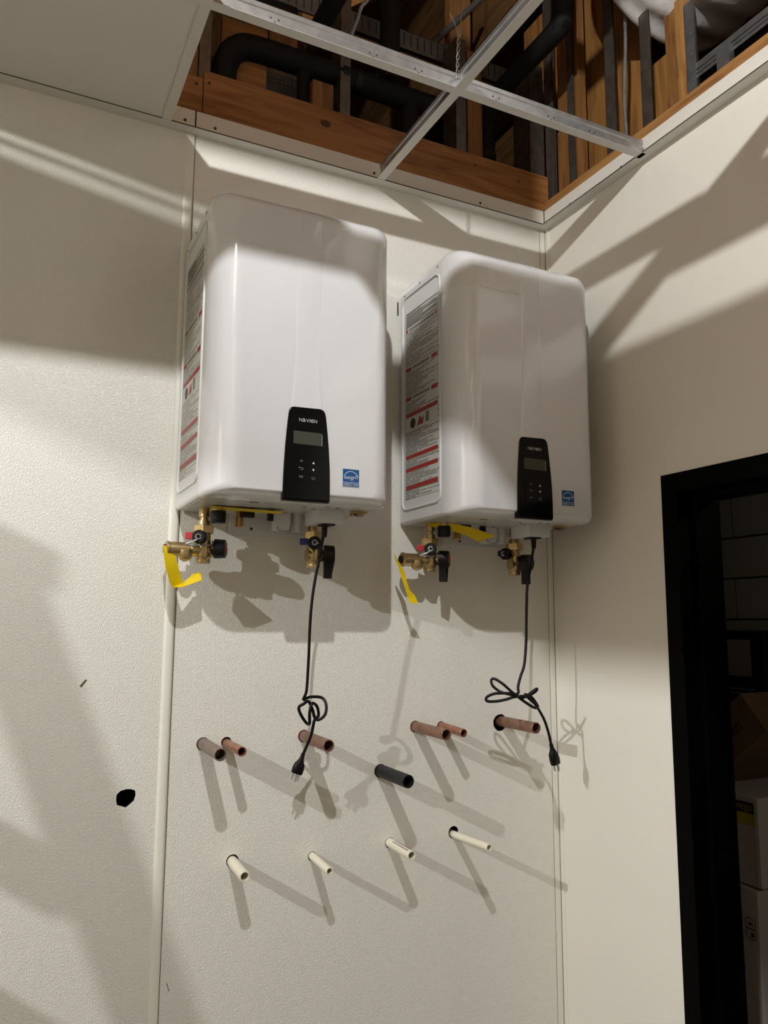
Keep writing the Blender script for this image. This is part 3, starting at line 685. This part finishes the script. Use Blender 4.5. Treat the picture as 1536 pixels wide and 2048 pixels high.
    # energy sticker
    st = MB().box((X(0.3035), -D_-0.0010, Z(0.0335)), (X(0.3455), -D_+0.0004, Z(0.0755))).build('energy_sticker', MT['wprint'], O, smooth=0)
    MB().box((X(0.3045), -D_-0.0013, Z(0.0445)), (X(0.3445), -D_-0.0009, Z(0.0745))).box((X(0.3045), -D_-0.0013, Z(0.0345)), (X(0.3445), -D_-0.0009, Z(0.0435))).build('blue_field', MT['blue'], st, smooth=0)
    ys2 = -D_-0.0016; em = MB()
    arc = [(0.3245+0.0185*math.cos(a), 0.0515+0.0185*math.sin(a)) for a in [math.radians(15+150*i/24) for i in range(25)]]
    arc2 = [(0.3245+0.0172*math.cos(a), 0.0515+0.0172*math.sin(a)) for a in [math.radians(15+150*i/24) for i in range(25)]]
    em.add([V(X(a), ys2, Z(b)) for a, b in arc+arc2], [(i, i+1, 26+i, 25+i) for i in range(24)])
    star = [((0.0050 if i % 2 == 0 else 0.0022)*math.sin(math.pi*i/5), (0.0050 if i % 2 == 0 else 0.0022)*math.cos(math.pi*i/5)) for i in range(10)]
    star2 = [(a*0.70, b*0.70) for a, b in star]
    em.add([V(X(0.3380+a), ys2, Z(0.0570+b)) for a, b in star+star2], [(i, (i+1) % 10, 10+(i+1) % 10, 10+i) for i in range(10)])
    put_text(em, 'energy', (X(0.3210), ys2, Z(0.0530)), (1, 0, 0), (0, 0, 1), 0.0085, 0.026, shear=0.45)
    put_text(em, 'ENERGY STAR', (X(0.3245), ys2, Z(0.0390)), (1, 0, 0), (0, 0, 1), 0.0055, 0.036)
    em.build('emblem_print', MT['wprint'], st, smooth=0)
    # warning label on the left side
    lb = MB().box((X(-0.0010), -0.228, Z(0.066)), (X(0.0004), -0.044, Z(0.602))).build('warning_label', MT['label'], O, smooth=0)
    xp = -0.0014
    def patch(mat, y0, y1, z0, z1, nm): MB().add([V(X(xp), y0, Z(z0)), V(X(xp), y1, Z(z0)), V(X(xp), y1, Z(z1)), V(X(xp), y0, Z(z1))], [(0, 1, 2, 3)]).build(nm, mat, lb, smooth=0)
    for zc in (0.301, 0.182, 0.146, 0.0966): patch(MT['redp'], -0.2235, -0.0475, zc-0.0055, zc+0.0055, 'red_bar')
    for zc, wl in ((0.548, 0.012), (0.433, 0.032), (0.348, 0.032)):
        patch(MT['labelbg'], -0.2235, -0.0475, zc-0.0085, zc+0.0085, 'pale_band')
    xp = -0.0018
    for zc, wl in ((0.548, 0.012), (0.433, 0.032), (0.348, 0.032)):
        patch(MT['redp'], -0.0475-wl, -0.0475, zc-0.0055, zc+0.0055, 'red_mark'); patch(MT['redp'], -0.2235, -0.2235+wl, zc-0.0055, zc+0.0055, 'red_mark')
        y = -0.0475-wl-0.008
        while y > -0.2235+wl+0.012: patch(MT['greyp'], y-0.009, y, zc-0.0042, zc+0.0042, 'heading_block'); y -= 0.0118
    xp = -0.0014
    patch(MT['labelbg'], -0.2235, -0.0475, 0.255, 0.294, 'pale_band')
    xp = -0.0018
    MB().lathe((X(-0.0014), -0.088, Z(0.274)), (-1, 0, 0), [(0, 0.0145), (0.0004, 0.0145)], 20).build('no_symbol', MT['blkp'], lb)
    MB().prism_x([(-0.112, Z(0.262)), (-0.145, Z(0.262)), (-0.150, Z(0.285)), (-0.138, Z(0.275)), (-0.128, Z(0.288))], X(-0.0018), X(-0.0014)).build('flame_symbol', MT['redp'], lb, smooth=0)
    patch(MT['greyp'], -0.178, -0.160, 0.262, 0.290, 'cylinder_symbol')
    patch(MT['greyp'], -0.2235, -0.0475, 0.598, 0.5995, 'table_rule')
    for i in range(8): patch(MT['greyp'], -0.2235 if i % 3 else -0.14, -0.0475, 0.590-i*0.0046, 0.592-i*0.0046, 'table_rule')
    # underside
    MB().box((X(0.012), -0.246, Z(-0.0010)), (X(W_-0.012), -0.014, Z(0.002))).build('base_plate', MT['plate'], O, smooth=0, bevel=0.0005)
    bk = MB().box((X(0.135), -0.016, Z(-0.050)), (X(0.33), -0.001, Z(0.006))).build('mounting_bracket', MT['enamel2'], O, smooth=0, bevel=0.001)
    MB().lathe((X(0.19), -0.0165, Z(-0.036)), (0, -1, 0), [(0, 0.0040), (0.0005, 0.0040)], 12).build('bracket_hole', MT['blkp'], bk)
    for sx_, sy_, sw in ((0.12, -0.235, 0.022), (0.20, -0.265, 0.012), (0.255, -0.22, 0.008), (0.30, -0.245, 0.012), (0.285, -0.195, 0.010), (0.33, -0.24, 0.010), (0.15, -0.15, 0.010), (0.24, -0.11, 0.010)):
        MB().box((X(sx_), sy_, Z(-0.0018)), (X(sx_+sw), sy_+0.005, Z(-0.0012))).build('vent_slot', MT['blkp'], O, smooth=0)
    # latch on the right of the underside
    la = MB().box((X(0.385), -0.205, Z(-0.012)), (X(0.418), -0.195, Z(-0.002))).box((X(0.380), -0.215, Z(-0.006)), (X(0.422), -0.210, Z(-0.002))).build('latch', MT['brassd'], O, smooth=0)
    MB().cyl((X(0.400), -0.206, Z(-0.010)), (X(0.400), -0.216, Z(-0.010)), 0.005, 10).build('latch_pin', MT['galvd'], la)
    # small connections
    c = MB().lathe((X(0.080), -0.115, Z(0.0)), (0, 0, -1), [(0, 0.016), (0.012, 0.016)], 18).build('port_neck', MT['brass'], O)
    MB().lathe((X(0.080), -0.115, Z(-0.010)), (0, 0, -1), [(0, 0.017), (0.003, 0.0178), (0.026, 0.0178), (0.029, 0.016)], 20).build('port_cap', MT['black'], c)
    c = MB().lathe((X(0.138), -0.085, Z(0)), (0, 0, -1), [(0, 0.008), (0.018, 0.008), (0.019, 0.0112), (0.040, 0.0112), (0.042, 0.009)], 12).build('drain_plug', MT['brassd'], O, smooth=20)
    MB().box((X(0.140), -0.110, Z(-0.019)), (X(0.170), -0.090, Z(0))).build('black_grommet', MT['black'], O, smooth=0)
    MB().box((X(0.205), -0.110, Z(-0.024)), (X(0.218), -0.098, Z(0))).build('black_plug', MT['black'], O, smooth=0)
    c = MB().box((X(0.230), -0.095, Z(-0.044)), (X(0.268), -0.055, Z(0))).build('condensate_trap', MT['enamel2'], O, smooth=0, bevel=0.003)
    MB().tube([(X(0.232), -0.097, Z(-0.034)), (X(0.235), -0.097, Z(-0.045)), (X(0.263), -0.097, Z(-0.045)), (X(0.266), -0.097, Z(-0.034))], 0.0010, 6, 2).build('wire_bail', MT['galvd'], c)
    MB().lathe((X(0.292), -0.075, Z(0)), (0, 0, -1), [(0, 0.015), (0.020, 0.015), (0.021, 0.0135), (0.044, 0.0135)], 18).build('condensate_outlet', MT['enamel2'], O)
    pb = MB().box((X(0.297), -0.205, Z(-0.033)), (X(0.366), -0.118, Z(0))).build('power_box', MT['enamel2'], O, smooth=0, bevel=0.0012)
    MB().box((X(0.316), -0.190, Z(-0.037)), (X(0.349), -0.152, Z(-0.0332))).build('cord_flange', MT['black'], pb, smooth=0, bevel=0.001)
    # isolation valves
    def valve(vx, vy, hot):
        v = empty('hot_valve' if hot else 'cold_valve', V(X(vx), vy, Z(0)), O)
        MB().lathe((X(vx), vy, Z(0.0)), (0, 0, -1), [(0, 0.0135), (0.022, 0.0135), (0.023, 0.0105), (0.030, 0.0105), (0.031, 0.0150), (0.042, 0.0155)], 18).build('tailpiece', MT['brass'], v)
        MB().prism_z([(a, b) for a, b in hexa(X(vx), vy, 0.0255, 12)], Z(-0.062), Z(-0.042)).build('union_nut', MT['brass'], v, smooth=0, bevel=0.0012)
        MB().lathe((X(vx), vy, Z(-0.062)), (0, 0, -1), [(0, 0.0165), (0.02, 0.0175), (0.035, 0.0195), (0.052, 0.0195), (0.062, 0.0155), (0.063, 0.0168), (0.067, 0.0168)], 20).build('valve_body', MT['brass'], v)
        MB().prism_z([(a, b) for a, b in hexa(X(vx), vy, 0.0178, 0)], Z(-0.133), Z(-0.112)).build('outlet_hex', MT['brass'], v, smooth=0, bevel=0.0008)
        MB().lathe((X(vx)-0.018, vy-0.001, Z(-0.102)), (1, 0, 0), [(0, 0.0165), (0.022, 0.0172), (0.038, 0.0172), (0.046, 0.0125)], 20).build('valve_barrel', MT['brass'], v)
        # drain port with cap, strap and little lever
        if hot: dd = Vector((-0.45, -0.89, 0.0)).normalized()
        else: dd = Vector((-0.30 if var == 0 else -0.96, -0.95 if var == 0 else -0.28, 0.0)).normalized()
        pz = -0.074
        pt = lambda s, z=0.0: (X(vx)+dd.x*s, vy+dd.y*s, Z(pz+z))
        MB().lathe(pt(0.008), dd, [(0, 0.0115), (0.022, 0.0115)], 16).build('drain_port', MT['brass'], v)
        cp_ = MB().lathe(pt(0.029), dd, [(0, 0.0145), (0.002, 0.0165), (0.017, 0.0165), (0.019, 0.014)], 14).build('drain_cap', MT['black'], v, smooth=20)
        sd = dd.cross(Vector((0, 0, 1)))
        if sd.x > 0: sd = -sd
        q = Vector(pt(0.026)); 
        MB().obox((q.x+sd.x*0.026, q.y+sd.y*0.026, Z(pz+0.004)), tuple(sd*0.010), tuple(dd*0.006), (0, 0, 0.008)).build('drain_lever', MT['redpl'] if hot else (MT['bluepl'] if var == 0 else MT['black']), v, smooth=0, bevel=0.0015)
        a0 = Vector(pt(0.049)); sg = -1 if hot else 1
        MB().tube([(a0.x+0.006*math.cos(t_), a0.y, Z(pz)+0.006*math.sin(t_)) for t_ in [2*math.pi*i/12 for i in range(13)]], 0.0018, 6, 1).tube([(a0.x, a0.y, Z(pz-0.005)), (a0.x+sg*0.012, a0.y, Z(pz-0.012 if hot else pz)), (a0.x+sg*0.024, a0.y+0.012, Z(pz-0.019 if hot else pz-0.001)), (X(vx)+0.015, vy-0.018, Z(pz-0.016)), (X(vx)+0.020, vy-0.004, Z(pz-0.006))], 0.0022, 6, 4).build('cap_strap', MT['strap'], v)
        # main handle on the right side
        hz = -0.098
        hd = MB()
        if hot and var == 0: ang = math.radians(92)       # lever points back to the wall
        else: ang = math.radians(0)
        tw = math.radians({(True, 0): -24, (False, 0): -14, (True, 1): -42, (False, 1): -68}[(hot, var)])      # how far each handle is turned to face out
        hx, hy = X(vx)+0.027*math.cos(tw), vy+0.027*math.sin(tw)
        MB().cyl((X(vx)+0.012*math.cos(tw), vy+0.012*math.sin(tw), Z(hz)), (hx+0.004*math.cos(tw), hy+0.004*math.sin(tw), Z(hz)), 0.0095, 14).build('stem', MT['brass'], v)
        poly = []
        for i in range(17):
            a = math.radians(-52+284*i/16); poly.append((0.0235*math.cos(a), 0.0235*math.sin(a)))
        poly += [(-0.0095, -0.030), (-0.0085, -0.062), (0.0085, -0.062), (0.0095, -0.030)]
        def hp(u, w, t):      # u across, w up, t outwards (axis +x)
            yy = u*math.cos(ang)-w*math.sin(ang); zz = u*math.sin(ang)+w*math.cos(ang)
            dx = t*math.cos(tw)-yy*math.sin(tw); dy = yy*math.cos(tw)+t*math.sin(tw)
            return V(hx+dx, hy+dy, Z(hz)+zz)
        npoly = len(poly); th0, th1 = 0.0, 0.026
        hd.add([hp(a, b, th0) for a, b in poly]+[hp(a*0.93, b if b < -0.03 else b*0.93, th1 if b > -0.03 else th1*0.8) for a, b in poly],
               [tuple(range(npoly)), tuple(reversed(range(npoly, 2*npoly)))]+[(i, i+npoly, (i+1) % npoly+npoly, (i+1) % npoly) for i in range(npoly)])
        ho = hd.build('handle', MT['black'], v, smooth=25, bevel=0.0012)
        dsk = MB(); cpts = [(0.0105*math.cos(2*math.pi*i/18), 0.0105*math.sin(2*math.pi*i/18)) for i in range(18)]
        dsk.add([hp(a, b, 0.0256) for a, b in cpts]+[hp(a, b, 0.0272) for a, b in cpts], [tuple(range(18)), tuple(reversed(range(18, 36)))]+[(i, i+18, (i+1) % 18+18, (i+1) % 18) for i in range(18)])
        dsk.build('handle_button', MT['redpl'] if hot else MT['bluepl'], v)
        if hot:      # pressure relief valve lying out to the left
            pzz = -0.102
            MB().lathe((X(vx)-0.012, vy-0.002, Z(pzz)), (-1, 0, 0), [(0, 0.0155), (0.012, 0.0155), (0.013, 0.0150), (0.022, 0.0150), (0.023, 0.0192), (0.027, 0.0192), (0.028, 0.0172), (0.060, 0.0174), (0.068, 0.0174), (0.070, 0.0194), (0.074, 0.0194), (0.076, 0.016)], 20).build('relief_valve', MT['brass'], v)
            MB().lathe((X(vx)-0.044, vy-0.008, Z(pzz-0.002)), (0, 0, -1), [(0, 0.0165), (0.013, 0.0165), (0.022, 0.0125), (0.0265, 0.004)], 18).build('relief_boss', MT['brass'], v)
            MB().lathe((X(vx)-0.0875, vy-0.002, Z(pzz)), (-1, 0, 0), [(0, 0.011), (0.005, 0.0105)], 16).build('relief_cap', MT['black'], v)
        return v
    valve(0.055, -0.080, True); valve(0.335, -0.080, False)
    tag(O, label, 'water heater', 'wall-hung water heaters')
    return O, X, Z
HL = make_heater(-1.155, -1.004, 'left white wall-hung water heater, its front brightly lit and nearer the camera', 0)
HR = make_heater(-0.536, -1.004, 'right white wall-hung water heater, its front mostly in shade beside the corner', 1)
# clear packing tape left on the right heater's cover
tp = MB(); rows = []
for i in range(9):
    t = i/8
    th = math.pi/2*t
    rows.append((-0.536+0.0-0.001+0.055*(1-math.cos(th))-0.0006*math.cos(th), -0.2508-(D_-0.251)*math.sin(th)-0.0006*math.sin(th)))
rows.append((-0.536+0.184, -D_-0.0006))
tp.add([V(a, b, z-1.004) for a, b in rows for z in (0.585, 0.640)], [(2*i, 2*i+1, 2*i+3, 2*i+2) for i in range(len(rows)-1)])
tp.build('packing_tape', MT['tape'], HR[0], smooth=60)

# ------------------------------------------------------------------ power cords (parts of the heaters)
CORD1 = [(-0.8263, -0.17, -1.0383), (-0.8282, -0.1656, -1.0688), (-0.8335, -0.1612, -1.1116), (-0.8437, -0.1569, -1.1725), (-0.8499, -0.1525, -1.2327), (-0.8515, -0.1481, -1.2925), (-0.8509, -0.1438, -1.3402), (-0.8508, -0.1394, -1.3877), (-0.852, -0.135, -1.4373), (-0.8555, -0.125, -1.458), (-0.8367, -0.118, -1.4534), (-0.8078, -0.12, -1.4554), (-0.7991, -0.13, -1.4703), (-0.8026, -0.135, -1.4933), (-0.8154, -0.13, -1.5062), (-0.8231, -0.12, -1.5033), (-0.8325, -0.125, -1.4812), (-0.8464, -0.135, -1.4621), (-0.8612, -0.14, -1.467), (-0.8707, -0.135, -1.4752), (-0.8611, -0.125, -1.494), (-0.8448, -0.12, -1.5141), (-0.8401, -0.128, -1.5134), (-0.8432, -0.135, -1.4915), (-0.8373, -0.135, -1.4672), (-0.8204, -0.125, -1.4758), (-0.8134, -0.118, -1.4981), (-0.8236, -0.118, -1.5083), (-0.8276, -0.11, -1.5408), (-0.8361, -0.1, -1.5721), (-0.842, -0.095, -1.5889)]
CORD2 = [(-0.1995, -0.17, -1.0375), (-0.2028, -0.1728, -1.0659), (-0.2178, -0.1756, -1.1264), (-0.2304, -0.1783, -1.1763), (-0.2371, -0.1811, -1.2512), (-0.2423, -0.1839, -1.3249), (-0.2518, -0.1867, -1.3843), (-0.2664, -0.1894, -1.4141), (-0.2771, -0.1922, -1.441), (-0.2785, -0.195, -1.455), (-0.2877, -0.19, -1.4587), (-0.3113, -0.175, -1.4347), (-0.3279, -0.16, -1.4209), (-0.3362, -0.155, -1.4237), (-0.3361, -0.16, -1.4377), (-0.3233, -0.17, -1.4511), (-0.3114, -0.185, -1.4573), (-0.2844, -0.195, -1.4625), (-0.2996, -0.185, -1.4576), (-0.3337, -0.17, -1.4577), (-0.3507, -0.155, -1.4674), (-0.3508, -0.155, -1.4778), (-0.3307, -0.165, -1.4785), (-0.3082, -0.18, -1.4733), (-0.2906, -0.19, -1.4666), (-0.2752, -0.2, -1.4644), (-0.2582, -0.205, -1.4626), (-0.2349, -0.215, -1.4457), (-0.2321, -0.21, -1.4514), (-0.2445, -0.2, -1.4622), (-0.2669, -0.195, -1.4691), (-0.2745, -0.19, -1.4672), (-0.2551, -0.2, -1.4833), (-0.23, -0.2, -1.4958), (-0.216, -0.195, -1.4936), (-0.2243, -0.19, -1.4768), (-0.2335, -0.185, -1.4664), (-0.2533, -0.19, -1.4614), (-0.2459, -0.195, -1.4703), (-0.225, -0.195, -1.4867), (-0.2049, -0.19, -1.5089), (-0.1862, -0.185, -1.5345), (-0.1703, -0.18, -1.5687), (-0.1636, -0.18, -1.596)]
def cord(H, pts, plug, facing):
    c = MB().tube(pts, 0.0038, 8, 5).build('power_cord', MT['cord'], H, smooth=60)
    p0 = Vector(pts[0]); MB().lathe(tuple(p0), (0, 0, -1), [(0, 0.0075), (0.018, 0.0068), (0.03, 0.0055)], 12).build('strain_relief', MT['cord'], c)
    a, b = Vector(plug[0]), Vector(plug[1]); d = (b-a).normalized(); u = Vector(facing); u = (u-d*u.dot(d)).normalized(); w = d.cross(u); L = (b-a).length
    mb = MB(); prof = [(0, .0048, .0048), (0.010, .0052, .0052), (0.014, .0062, .0062), (0.020, .0085, .0080), (0.027, .0130, .0098), (L*0.75, .0142, .0105), (L*0.97, .0138, .0100), (L, .0128, .0092)]
    n = 20; vs = []; fs = []
    for t, ru, rw in prof:
        for i in range(n):
            an = 2*math.pi*i/n; cu, sw = math.cos(an), math.sin(an)
            cu = math.copysign(abs(cu)**0.7, cu); sw = math.copysign(abs(sw)**0.7, sw)
            vs.append(V(*(a+d*t+u*ru*cu+w*rw*sw)))
    for k in range(len(prof)-1):
        for i in range(n): fs.append((k*n+i, k*n+(i+1) % n, (k+1)*n+(i+1) % n, (k+1)*n+i))
    fs += [tuple(reversed(range(n))), tuple((len(prof)-1)*n+i for i in range(n))]
    po = mb.add(vs, fs).build('plug', MT['cord'], H, smooth=50)
    for sg in (-1, 1):
        q = b+d*0.008+u*sg*0.0070; MB().obox(tuple(q), tuple(u*0.0008), tuple(w*0.0031), tuple(d*0.0085)).build('prong', MT['galv'], po, smooth=0)
    q = b+w*0.0055; MB().cyl(tuple(q), tuple(q+d*0.019), 0.0024, 10).build('ground_pin', MT['galv'], po)
cord(HL[0], CORD1, ((-0.842, -0.095, -1.5889), (-0.8567, -0.09, -1.6353)), (0.9, -0.2, 0))
cord(HR[0], CORD2, ((-0.1636, -0.18, -1.596), (-0.1495, -0.18, -1.6495)), (0.95, 0.05, 0))

# ------------------------------------------------------------------ yellow paper tags
def ytag(pairs, label, marks=()):
    o = MB().ribbon(pairs).build('yellow_tag', MT['yellow'], smooth=70)
    return tag(o, label, 'tag', 'yellow paper tags on the valves')
ytag([((-1.196, -0.095, -1.100), (-1.172, -0.086, -1.100)), ((-1.196, -0.102, -1.118), (-1.168, -0.090, -1.120)), ((-1.191, -0.105, -1.151), (-1.161, -0.090, -1.141)), ((-1.180, -0.104, -1.184), (-1.151, -0.086, -1.172)), ((-1.172, -0.102, -1.196), (-1.144, -0.072, -1.184)), ((-1.152, -0.104, -1.196), (-1.132, -0.066, -1.176)), ((-1.130, -0.104, -1.188), (-1.118, -0.060, -1.162)), ((-1.106, -0.104, -1.178), (-1.098, -0.060, -1.156))], 'yellow tag curling up below the left heater relief valve')
ytag([((-0.600, -0.095, -1.092), (-0.592, -0.085, -1.099)), ((-0.594, -0.098, -1.112), (-0.578, -0.090, -1.118)), ((-0.586, -0.100, -1.130), (-0.567, -0.094, -1.138)), ((-0.577, -0.100, -1.160), (-0.562, -0.100, -1.166)), ((-0.566, -0.098, -1.184), (-0.556, -0.106, -1.188)), ((-0.560, -0.096, -1.200), (-0.540, -0.104, -1.202)), ((-0.553, -0.098, -1.221), (-0.527, -0.100, -1.225))], 'yellow tag twisting straight down below the right heater relief valve')
ytag([((-0.492, -0.110, -1.0065), (-0.492, -0.090, -1.013)), ((-0.470, -0.122, -1.0065), (-0.474, -0.104, -1.017)), ((-0.448, -0.133, -1.0070), (-0.454, -0.116, -1.021)), ((-0.395, -0.150, -1.016), (-0.403, -0.134, -1.036)), ((-0.322, -0.168, -1.038), (-0.372, -0.152, -1.055))], 'long yellow tag slanting down under the right heater base')
ytag([((-1.095, -0.105, -1.008), (-1.100, -0.150, -1.008)), ((-1.05, -0.106, -1.009), (-1.05, -0.152, -1.009)), ((-0.98, -0.110, -1.010), (-0.98, -0.156, -1.010)), ((-0.925, -0.115, -1.011), (-0.925, -0.160, -1.011))], 'flat yellow tag lying level under the left heater base')

# ------------------------------------------------------------------ doorway and what is seen through it
df = struct(empty('door_1', V(0.0, DY0-DW/2, -Z0)))
fy0, fy1 = DY0, DY0-DW
MB().box((-0.0045, fy0, -Z0), (0.150, fy0-0.050, DZ1)).build('jamb', MT['frame'], df, smooth=0, bevel=0.0015)
MB().box((-0.0045, fy1+0.050, -Z0), (0.150, fy1, DZ1)).build('jamb', MT['frame'], df, smooth=0, bevel=0.0015)
MB().box((-0.0045, fy0-0.0502, DZ1-0.050), (0.150, fy1+0.0502, DZ1)).build('head', MT['frame'], df, smooth=0, bevel=0.0015)
MB().box((0.045, fy0-0.0505, -Z0), (0.105, fy0-0.066, DZ1-0.0505)).build('stop', MT['frame'], df, smooth=0, bevel=0.001)
MB().box((0.045, fy0-0.0665, DZ1-0.066), (0.105, fy1+0.0505, DZ1-0.0505)).build('stop', MT['frame'], df, smooth=0, bevel=0.001)
# store room
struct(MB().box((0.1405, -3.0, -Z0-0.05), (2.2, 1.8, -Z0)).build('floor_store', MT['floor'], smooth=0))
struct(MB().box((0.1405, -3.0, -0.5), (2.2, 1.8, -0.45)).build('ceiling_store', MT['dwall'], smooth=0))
bw = struct(empty('wall_store', V(1.75, 0.0, -Z0)))
MB().box((1.78, -3.0, -Z0), (1.80, 1.8, -0.5)).build('mortar_bed', MT['mortar'], bw, smooth=0)
bz = -Z0; row = 0
while bz < -0.55:
    by = -0.2-(0.2 if row % 2 else 0.0)
    while by < 1.6:
        MB().box((1.755, by+0.005, bz+0.005), (1.782, by+0.395, min(bz+0.197, -0.5))).build('block', MT['block'], bw, smooth=0); by += 0.40
    bz += 0.2025; row += 1
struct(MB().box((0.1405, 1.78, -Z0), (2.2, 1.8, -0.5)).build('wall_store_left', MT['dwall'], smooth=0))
bulb_light(0.75, -1.5, -0.62, 4.0, (1.0, 0.93, 0.80), 0.03)      # unseen fill lamp added to brighten the store room cartons
# stacked cartons
def carton(x0, x1, y0, y1, z0, z1, mat, label, rot=0):
    o = empty('carton', V((x0+x1)/2, (y0+y1)/2, z0))
    MB().box((x0, y0, z0), (x1, y1, z1)).build('box_body', mat, o, smooth=0, bevel=0.004)
    return tag(o, label, 'carton', None)
c1 = carton(1.02, 1.45, 0.142, 0.60, -2.222, -1.905, MT['cartonw'], 'white carton with black and yellow brand panel in the doorway')
MB().box((1.0185, 0.158, -1.966), (1.0196, 0.34, -1.926)).build('black_panel', MT['blkp'], c1, smooth=0)
MB().box((1.0185, 0.158, -2.008), (1.0196, 0.34, -1.967)).build('yellow_panel', MT['yprint'], c1, smooth=0)
lm = MB(); put_text(lm, 'viega', (1.0178, 0.207, -1.947), (0, -1, 0), (0, 0, 1), None, 0.076); lm.build('brand_lettering', MT['yprint'], c1, smooth=0)
MB().box((1.012, 0.139, -2.215), (1.0195, 0.155, -1.915)).build('flap', MT['cartonw'], c1, smooth=0)
c2 = carton(1.00, 1.50, 0.150, 0.65, -2.98, -2.228, MT['cartonw'], 'lower white carton with handling symbols in the doorway')
sy = MB()
for pts in (rrect(0.165, 0.205, -2.40, -2.33, 0.006, 3),):
    P_ = [(0.998, a, b) for a, b in pts]; sy.tube(P_+[P_[0]], 0.0012, 4, 1)
sy.box((0.9975, 0.165, -2.3665), (0.9990, 0.205, -2.3635)).box((0.9975, 0.176, -2.352), (0.9990, 0.194, -2.345)).box((0.9975, 0.174, -2.392), (0.9990, 0.186, -2.378)); sy.build('handling_symbol', MT['blkp'], c2, smooth=0)
MB().box((1.10, 0.1485, -2.46), (1.20, 0.1499, -2.36)).build('hand_hole', MT['blkp'], c2, smooth=0)
c3 = empty('carton', V(1.25, 0.35, -1.90))
R_ = Matrix.Rotation(math.radians(-40), 3, 'X')
ay = R_ @ Vector((0, 1, 0)); az = R_ @ Vector((0, 0, 1)); cc = Vector((1.26, 0.315, -1.72))
MB().obox(tuple(cc), (0.20, 0, 0), tuple(ay*0.19), tuple(az*0.085)).build('box_body', MT['carton'], c3, smooth=0, bevel=0.004)
lm = MB(); put_text(lm, 'Navien', tuple(cc+Vector((-0.2015, 0, 0))-ay*0.01+az*0.005), tuple(-ay), tuple(az), 0.05, None); lm.build('brand_lettering', MT['blkp'], c3, smooth=0)
tag(c3, 'brown tilted carton lettered in black on top of the white one', 'carton')
MB_ = empty('dark_cabinet', V(1.5, 0.52, -1.78))
MB().box((1.48, 0.45, -1.78), (1.70, 0.80, -1.30)).build('cabinet_body', MT['black'], MB_, smooth=0, bevel=0.004)
MB().box((1.4785, 0.51, -1.50), (1.4798, 0.66, -1.34)).build('cabinet_panel', MT['dwall'], MB_, smooth=0)
for zz in (-1.56, -1.58): MB().box((1.476, 0.50, zz), (1.4798, 0.66, zz+0.006)).build('cabinet_rail', MT['dimprint'], MB_, smooth=0)
tag(MB_, 'dark framed cabinet standing behind the brown carton', 'cabinet')
tag(MB().box((0.98, 0.12, -Z0), (1.52, 0.70, -2.983)).build('pallet', MT['carton'], smooth=0), 'low pallet under the stacked cartons', 'pallet')
